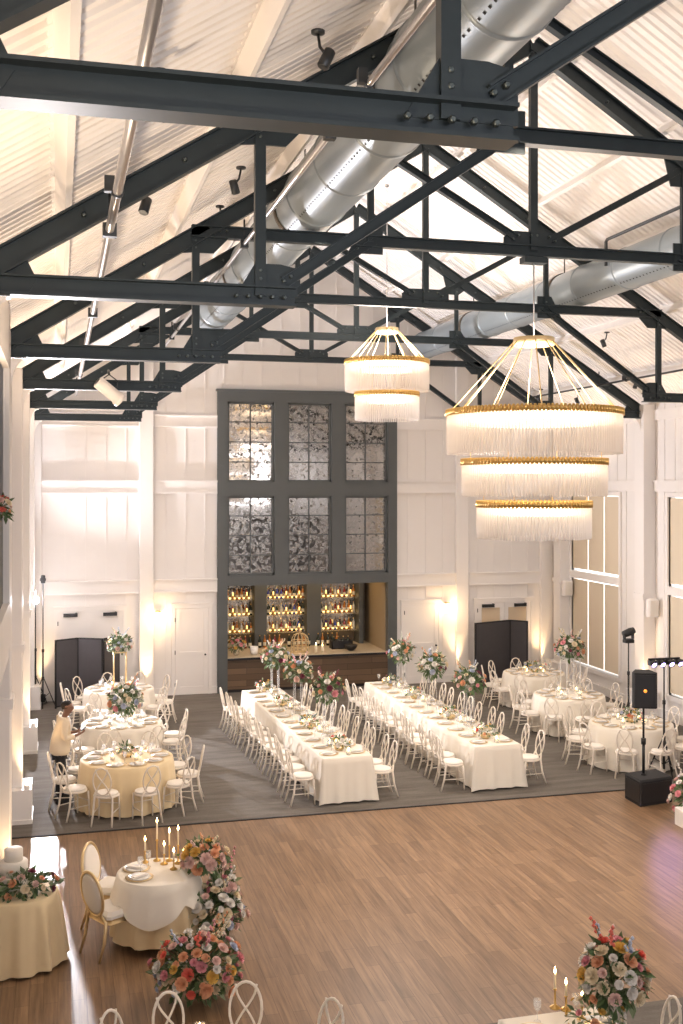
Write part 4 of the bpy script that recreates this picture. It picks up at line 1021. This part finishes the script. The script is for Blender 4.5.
for i, s, lb in ((3, -1, 'the near left'), (4, -1, 'the far left'), (2, -1, 'the left edge'), (4, 1, 'the right wall'), (3, 1, 'the right edge')):
    xf = PF_L+.07 if s < 0 else PF_R-.07
    t = thing('plinth_uplight', 'small white uplight standing on top of %s pilaster plinth' % lb, 'light', (xf, TY[i]-.29, .52), group='uplights on pilaster plinths')
    MB().lathe([(.05, 0), (.05, .07), (.042, .07), (.04, .03), (.001, .03)], 14, caps=False).build('housing', 'trim_paint', t)
    MB().lathe([(.040, .055), (.001, .056)], 14, caps=False).build('lens', 'up_glow', t)
    lamp('uplight_beam', 'SPOT', (xf, TY[i]-.29, .62), 110, WARM, .05, rot=(.03*s, .10, 1), spot=60, blend=.9)
    lamp('uplight_beam', 'SPOT', (xf-.1*s, TY[i]+.29, .62), 60, WARM, .05, rot=(-.15*s, .1, 1), spot=80, blend=.9)
# wall speakers and small devices on the right pilasters
for i, (px, py, Y) in enumerate(((557, 588, TY[5]-.32), (646, 608, TY[4]-.32))):
    q = at_y(px, py, Y); q.x = PF_R+.14; t = thing('wall_speaker', 'small white wall speaker on the %s' % ['back right corner pilaster', 'right pilaster above the light stand'][i], 'speaker', q)
    MB().bevbox(-.13, .13, -.10, .08, -.20, .20, .03).build('housing', 'trim_paint', t); MB().bevbox(-.10, .10, -.108, -.10, -.17, .17, .003).build('grille', 'cushion', t)
# ------------------------------------------------------------------ light stands
def stand(label, px, pyf, ztop, head):
    q = at_z(px, pyf, 0)
    if head: ztop = at_y(px, head, q.y).z
    t = thing('light_stand', label, 'light stand', (q.x, q.y, .006))
    MB().tube([(0, 0, .12), (0, 0, 1.3)], .020, 8).tube([(0, 0, 1.3), (0, 0, ztop)], .013, 8).build('pole', 'black', t)
    MB().lathe([(.03, 1.27), (.03, 1.34)], 8).lathe([(.03, .62), (.03, .70)], 8).build('collar', 'black', t)
    for k in range(3):
        an = 2*pi*k/3+.5; MB().tube([(0.02*cos(an), .02*sin(an), .66), (.30*cos(an), .30*sin(an), 0.012)], .012, 6).tube([(0, 0, .2), (.165*cos(an), .165*sin(an), .3)], .008, 5).build('leg', 'black', t)
    return t
t = stand('tall black light stand with a small flash head in the back left corner', 43, 707, 0, 580)
zt = at_y(43, 578, t.location.y).z; F1 = t.location.copy(); z_f1 = zt-.03
MB().bevbox(-.05, .05, -.10, .06, zt-.12, zt+.06, .015).lathe([(.05, 0), (.07, .08)], 12, T=Matrix.Translation((0, -.1, zt-.03)) @ Matrix.Rotation(pi/2, 4, 'X')).build('flash_head', 'black', t)
t2 = stand('tall black light stand with a glaring white lamp at the left wall', 35.5, 706, 2.5, 0)
q = t2.location; zf = at_y(35, 600, q.y).z
MB().bevbox(-.06, .06, -.05, .10, zf-.08, zf+.08, .015).build('lamp_head', 'black', t2)
MB().lathe([(.085, 0), (.05, -.06), (.001, -.06)], 16, T=Matrix.Translation((0, -.11, zf)) @ Matrix.Rotation(pi/2, 4, 'X'), caps=False).build('reflector', 'flash_glow', t2)
FL = (q.x+.02, q.y-.22, zf)
# loudspeaker rig
P0, P1, P3 = at_z(640.5, 807, .006), at_z(625, 798, .006), at_z(672, 802, .006); P4 = P1+P3-P0
t = thing('subwoofer', 'large black subwoofer box on the edge of the dance floor', 'speaker', (P0.x, P0.y, .006))
def boxpoly(pts, z0, z1, inset=0):
    c = sum(pts, Vector())/len(pts); n = len(pts); mb = MB()
    vs = [Vector((p.x, p.y, z0)) for p in pts]+[Vector((p.x, p.y, z1-.03)) for p in pts]+[Vector((p.x+(c.x-p.x)*.06, p.y+(c.y-p.y)*.06, z1)) for p in pts]
    mb.add(vs, [tuple(range(n-1, -1, -1)), tuple(range(2*n, 3*n))]+[(k*n+i, k*n+(i+1) % n, (k+1)*n+(i+1) % n, (k+1)*n+i) for k in (0, 1) for i in range(n)]); return mb
L4 = [p-P0 for p in (P0, P3, P4, P1)]
boxpoly(L4, 0, .42).build('cabinet', 'black_matte', t)
e = (P1-P0); g = (P3-P0)
for base, dv, nv in ((Vector((0, 0, 0)), g, Vector((g.y, -g.x, 0)).normalized()), (Vector((0, 0, 0)), e, Vector((-e.y, e.x, 0)).normalized())):
    vs = []
    for u, z in ((.06, .05), (.94, .05), (.94, .36), (.06, .36)): vs.append(dv*u+Vector((0, 0, z))+nv*.008)
    inn = [v-nv*.02 for v in vs]
    MB().add(vs+inn, [(0, 1, 2, 3), (4, 7, 6, 5)]+[(i, (i+1) % 4, (i+1) % 4+4, i+4) for i in range(4)]).build('grille', 'black', t)
sc = (L4[0]+L4[1]+L4[2]+L4[3])/4+Vector((t.location.x, t.location.y, 0)); dsp = sc.x*ST+sc.y*CT
z1 = CH-(706-HZ)*dsp/F; z2 = CH-(671-HZ)*dsp/F
qx = at_y(643.5, 700, sc.y).x
t = thing('speaker_pole', 'black pole rising from the subwoofer to the loudspeaker', 'speaker pole', (qx, sc.y, .426))
MB().tube([(0, 0, 0), (0, 0, .55)], .024, 10).tube([(0, 0, .55), (0, 0, z1-.426)], .018, 10).build('pole', 'black', t); MB().lathe([(.04, .50), (.04, .60)], 10).build('collar', 'black', t); MB().lathe([(.05, 0), (.03, .03)], 10).build('base_flange', 'black', t)
t = thing('loudspeaker', 'black loudspeaker with an orange badge on a pole above the subwoofer', 'speaker', (qx, sc.y, z1), R(-22))
hh = z2-z1; pr = [(-.17, -.19), (.17, -.19), (.20, -.12), (.11, .17), (-.11, .17), (-.20, -.12)]
mb = MB(); n = 6; mb.add([(x, y, 0) for x, y in pr]+[(x, y, hh) for x, y in pr], [tuple(range(5, -1, -1)), tuple(range(6, 12))]+[(i, (i+1) % 6, (i+1) % 6+6, i+6) for i in range(6)]).build('cabinet', 'black_matte', t)
MB().bevbox(-.165, .165, -.205, -.185, .03, hh-.03, .004).build('grille', 'black', t)
MB().lathe([(.028, 0), (.028, .006), (.001, .007)], 16, T=Matrix.Translation((0, -.206, hh*.5)) @ Matrix.Rotation(pi/2, 4, 'X')).build('badge', 'orange_dot', t)
q = at_z(664, 776, 0); t = stand('black T-bar light stand with four small purple spotlights at the right', 664, 776, 2.05, 0)
zb_ = at_y(664, 659, q.y).z
MB().tube([(0, 0, 2.0), (0, 0, zb_)], .014, 8).tube([(-.31, 0, zb_), (.31, .0, zb_)], .018, 8).build('cross_bar', 'black', t)
for k in range(4):
    x = -.26+.175*k; T = Matrix.Translation((x, -.08, zb_-.07)) @ Matrix.Rotation(R(118), 4, 'X')
    h_ = MB().lathe([(.001, -.06), (.045, -.05), (.055, .05), (.05, .05), (.046, .03)], 12, T=T, caps=False).box(x-.06, x+.06, -.01, .01, zb_-.03, zb_-.015).box(x-.062, x-.055, -.09, .01, zb_-.1, zb_-.015).box(x+.055, x+.062, -.09, .01, zb_-.1, zb_-.015).build('par_can', 'black', t)
    MB().lathe([(.047, .035), (.001, .036)], 12, T=T, caps=False).build('lens', 'par_glow', h_)
    lamp('par_light', 'SPOT', (q.x+x, q.y-.14, zb_-.12), 170, (.62, .40, 1.0), .04, rot=(-.12+.1*k, -1, -.42), spot=50, blend=.8)
q = at_z(628.5, 737, 0); t = stand('tall black stand with a moving-head light behind the right round table', 628.5, 737, 2.0, 0)
zm = at_y(628.5, 640, q.y).z
MB().tube([(0, 0, 1.9), (0, 0, zm-.05)], .016, 8).bevbox(-.10, .10, -.08, .08, zm-.06, zm+.02, .02).build('light_base', 'black', t)
MB().bevbox(-.11, -.08, -.04, .04, zm+.02, zm+.18, .005).bevbox(.08, .11, -.04, .04, zm+.02, zm+.18, .005).lathe([(.001, -.13), (.07, -.12), (.08, .05), (.065, .13), (.001, .13)], 14, T=Matrix.Translation((0, 0, zm+.15)) @ Matrix.Rotation(R(70), 4, 'Y')).build('moving_head', 'black', t)

# gallery opening on the left: dark room, rail and planter box of flowers
gy0, gy1 = TY[1]+.2, 12.85
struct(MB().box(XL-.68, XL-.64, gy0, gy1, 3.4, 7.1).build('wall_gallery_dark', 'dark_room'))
struct(MB().box(-.60, -.53, gy0, gy1, 6.5, 7.2).box(-.60, -.53, gy0, gy1, 3.35, 3.85).box(-.60, -.53, gy1-.06, gy1+.22, 3.35, 7.2).build('wall_gallery', 'white_paint'))
struct(MB().prism([(XL-.6, 3.2), (-.55, 3.2), (-.55, 3.34), (XL-.6, 3.34)], gy0, gy1+.2).build('floor_side_gallery', 'trim_paint'))
struct(MB().box(-.63, -.60, gy0, gy1-.06, 3.85, 4.82).build('trim_gallery_panel', 'frame_grey'))
t = thing('floral_arrangement', 'orange and blush flowers on the dark gallery rail at the left edge', 'flower arrangement', (-.60, 12.2, 4.82)); bouquet(t, .12, .10, .3, .12, 14, 70, .045, ['peach', 'coral', 'blush', 'cream'], 90)

# ------------------------------------------------------------------ person
def skin_obj(name, V, E, mname, parent, sub=2):
    me = bpy.data.meshes.new(name); me.from_pydata([v[:3] for v in V], E, []); o = bpy.data.objects.new(name, me); C.objects.link(o)
    me.materials.append(M[mname]); o.parent = parent
    o.modifiers.new('Skin', 'SKIN').use_smooth_shade = True
    if not me.skin_vertices: return o
    for i, v in enumerate(V):
        sv = me.skin_vertices[0].data[i]; r = v[3]; sv.radius = r if isinstance(r, tuple) else (r, r); sv.use_root = (i == 0)
    m_ = o.modifiers.new('Sub', 'SUBSURF'); m_.levels = sub; m_.render_levels = sub
    return o
pp = at_z(61, 802, 0)
t = thing('person', 'person in a cream jacket and dark trousers standing beside the left tables', 'person', (pp.x, pp.y, .006), R(8))
V = []; E = []
def vt(x, y, z, r, par=None):
    V.append((x, y, z, r)); i = len(V)-1
    if par is not None: E.append((par, i))
    return i
pel = vt(-.02, 0, .88, (.075, .065)); sp = vt(-.01, 0, 1.05, (.09, .07), pel); ch = vt(.02, 0, 1.23, (.10, .07), sp); nk = vt(.06, 0, 1.385, .052, ch); n2 = vt(.085, 0, 1.44, .05, nk)
h1 = vt(.12, 0, 1.50, (.065, .078), n2); h2 = vt(.115, 0, 1.57, (.072, .09), h1); h3 = vt(.10, 0, 1.625, (.055, .065), h2); nose = vt(.215, 0, 1.52, .013, h1)
for s in (-1, 1):
    vt(.10, s*.082, 1.54, .014, h2)
    hp = vt(-.02, s*.08, .82, .062, pel); kn = vt(.01, s*.10, .46, .056, hp); ank = vt(-.03, s*.11, .09, .036, kn); vt(.02, s*.115, .04, .036, ank); vt(.12, s*.13, .03, .028, len(V)-1)
    sh = vt(.03, s*.155, 1.31, .045, ch); el = vt(.02, s*.225, 1.06, .036, sh); wr = vt(.235, s*.12, 1.09, .026, el); pm = vt(.29, s*.085, 1.11, (.030, .018), wr)
    for k, (dy, l) in enumerate(((-.024, .062), (-.008, .070), (.008, .066), (.024, .052))):
        f1 = vt(.325, s*.078+dy, 1.115, .009, pm); f2 = vt(.325+l*.55, s*.066+dy*.9, 1.13, .008, f1); vt(.325+l*.75, s*.05+dy*.8, 1.155, .007, f2)
    th = vt(.285, s*.06, 1.135, .010, pm); vt(.305, s*.04, 1.165, .008, th)
body = skin_obj('body', V, E, 'skin', t)
V = []; E = []
pel = vt(-.02, 0, .74, (.235, .20)); a1 = vt(-.015, 0, .92, (.215, .18), pel); sp = vt(-.01, 0, 1.06, (.19, .16), a1); ch = vt(.01, 0, 1.24, (.21, .165), sp); nk = vt(.045, 0, 1.38, (.09, .085), ch)
for s in (-1, 1):
    sh = vt(.03, s*.165, 1.32, .075, ch); el = vt(.02, s*.23, 1.06, .062, sh); wr = vt(.205, s*.135, 1.085, .044, el)
skin_obj('jacket', V, E, 'jacket', t)
V = []; E = []
pel = vt(-.02, 0, .85, (.125, .11))
for s in (-1, 1): hp = vt(-.02, s*.08, .76, .088, pel); kn = vt(.01, s*.10, .46, .072, hp); vt(-.03, s*.11, .07, .058, kn)
skin_obj('trousers', V, E, 'trouser', t)
for s in (-1, 1): MB().lathe([(.05, 0), (.052, .03), (.045, .07), (.02, .09)], 14, T=Matrix.Translation((.03, s*.12, 0)) @ Matrix.Diagonal((2.6, 1, 1, 1))).build('shoe', 'black', t)
MB().lathe([(.070, -.05), (.080, -.01), (.076, .03), (.055, .058), (.001, .070)], 18, T=Matrix.Translation((.085, 0, 1.575)) @ Matrix.Rotation(R(-14), 4, 'Y') @ Matrix.Diagonal((1.12, .93, 1, 1)), caps=False).build('hair', 'hair', t)
MB().tube([(.115, .0, 1.375), (.14, 0, 1.30), (.15, 0, 1.15)], .028, 6).build('shirt_front', 'china', t)
f_ = t.matrix_basis @ Vector((.36, 0, 1.16)); o = MB().box(-.045, .045, -.04, .04, -.006, .006, Matrix.Rotation(R(-40), 4, 'Y')).build('phone', 'black', loc=f_); tag(o, 'dark phone held in both hands of the standing person', 'phone')

# ------------------------------------------------------------------ light
lamp('flash_left', 'SPOT', FL, 4200, (.96, .93, .98), .07, rot=(.34, -1, .70), spot=150, blend=.5)
def disc(name, X, Y, Z, size, e, up, col=CW):
    o = lamp(name, 'AREA', (X, Y, Z), e, col, (size, size), rot=(0, 0.001, 1 if up else -1)); o.data.shape = 'DISK'; o.data.size = size
zt1, zt2 = zat(407, 535, Yc), zat(358, 387, Yd)
CHC = (1.0, .88, .78)
disc('chandelier_up_light', XC, Yc, zt1-.02, 1.9, 150, True, CHC); disc('chandelier_up_light', XC, Yd, zt2-.02, 1.3, 200, True, CHC)
disc('chandelier_down_light', XC, Yc, zat(539, 535, Yc)-.02, 1.3, 200, False, CHC); disc('chandelier_down_light', XC, Yd, zat(421, 387, Yd)-.02, 1.0, 180, False, CHC)
for x0, x1 in ((0.6, 2.9), (3.9, 5.7), (6.5, 8.3), (9.3, 11.6)):
    lamp('window_daylight', 'AREA', ((x0+x1)/2, YF-.02, 5.45), 210, (.93, .93, 1.0), (x1-x0, 2.9), rot=(0, 1, .10))  # added area fill standing in for daylight from the unseen rear windows
for X, Y in ((3.2, 13.2), (9.2, 13.2), (3.2, 18), (9.2, 18), (3.2, 22.5), (9.2, 22.5), (4, 8.7), (9, 8.7)):
    lamp('floor_fill', 'SPOT', (X, Y, 8.2), 165, (1, .83, .66), .12, rot=(0, 0.05, -1), spot=120, blend=.8)  # added downlights without fixtures, fill for floor and tables
# added warm fill for the roof, fixtureless spots along the side walls
for s in (-1, 1):
    for i in range(0, 6):
        X = (PF_L-.12) if s < 0 else PF_R+.12
        lamp('roof_fill', 'SPOT', (PF_L+.25 if s < 0 else PF_R-.25, TY[i]-2.2, 5.0), 330 if s < 0 else 130, (1.0, .76, .53), .10, rot=(-.6*s, 0, 1), spot=150, blend=.8)
lamp('bar_light', 'AREA', (at_y(300, 600, YB+.9).x, YB+.9, 2.9), 30, WARM, (3.6, .8), rot=(0, 0, -1))
# added narrow beam at the flash head, squeezed into a strip along the aisle
o = lamp('aisle_beam', 'SPOT', (F1.x+.07, F1.y-.16, z_f1), 2600, (.85, .90, 1.0), .02, spot=23, blend=.25)
o.rotation_mode = 'XYZ'; o.rotation_euler = (R(78.3), 0, R(180)+atan2(.017, 1)); o.scale = (.115, 1, 1)
w = bpy.data.worlds.new('World'); bpy.context.scene.world = w; w.use_nodes = True
w.node_tree.nodes['Background'].inputs[0].default_value = (.8, .88, 1, 1); w.node_tree.nodes['Background'].inputs[1].default_value = .6

cam = bpy.data.cameras.new('Camera'); co = bpy.data.objects.new('Camera', cam); C.objects.link(co)
co.location = (0, 0, CH); co.rotation_euler = (pi/2, 0, -TH)
cam.sensor_fit = 'AUTO'; cam.sensor_width = 36; cam.lens = F/1024*36; cam.shift_y = -(512-HZ)/1024; cam.clip_end = 200; cam.clip_start = .05
sc_ = bpy.context.scene; sc_.camera = co
vs = sc_.view_settings; vs.view_transform = 'Standard'; vs.look = 'None'; vs.gamma = 1; vs.use_curve_mapping = False; vs.exposure = 0.0
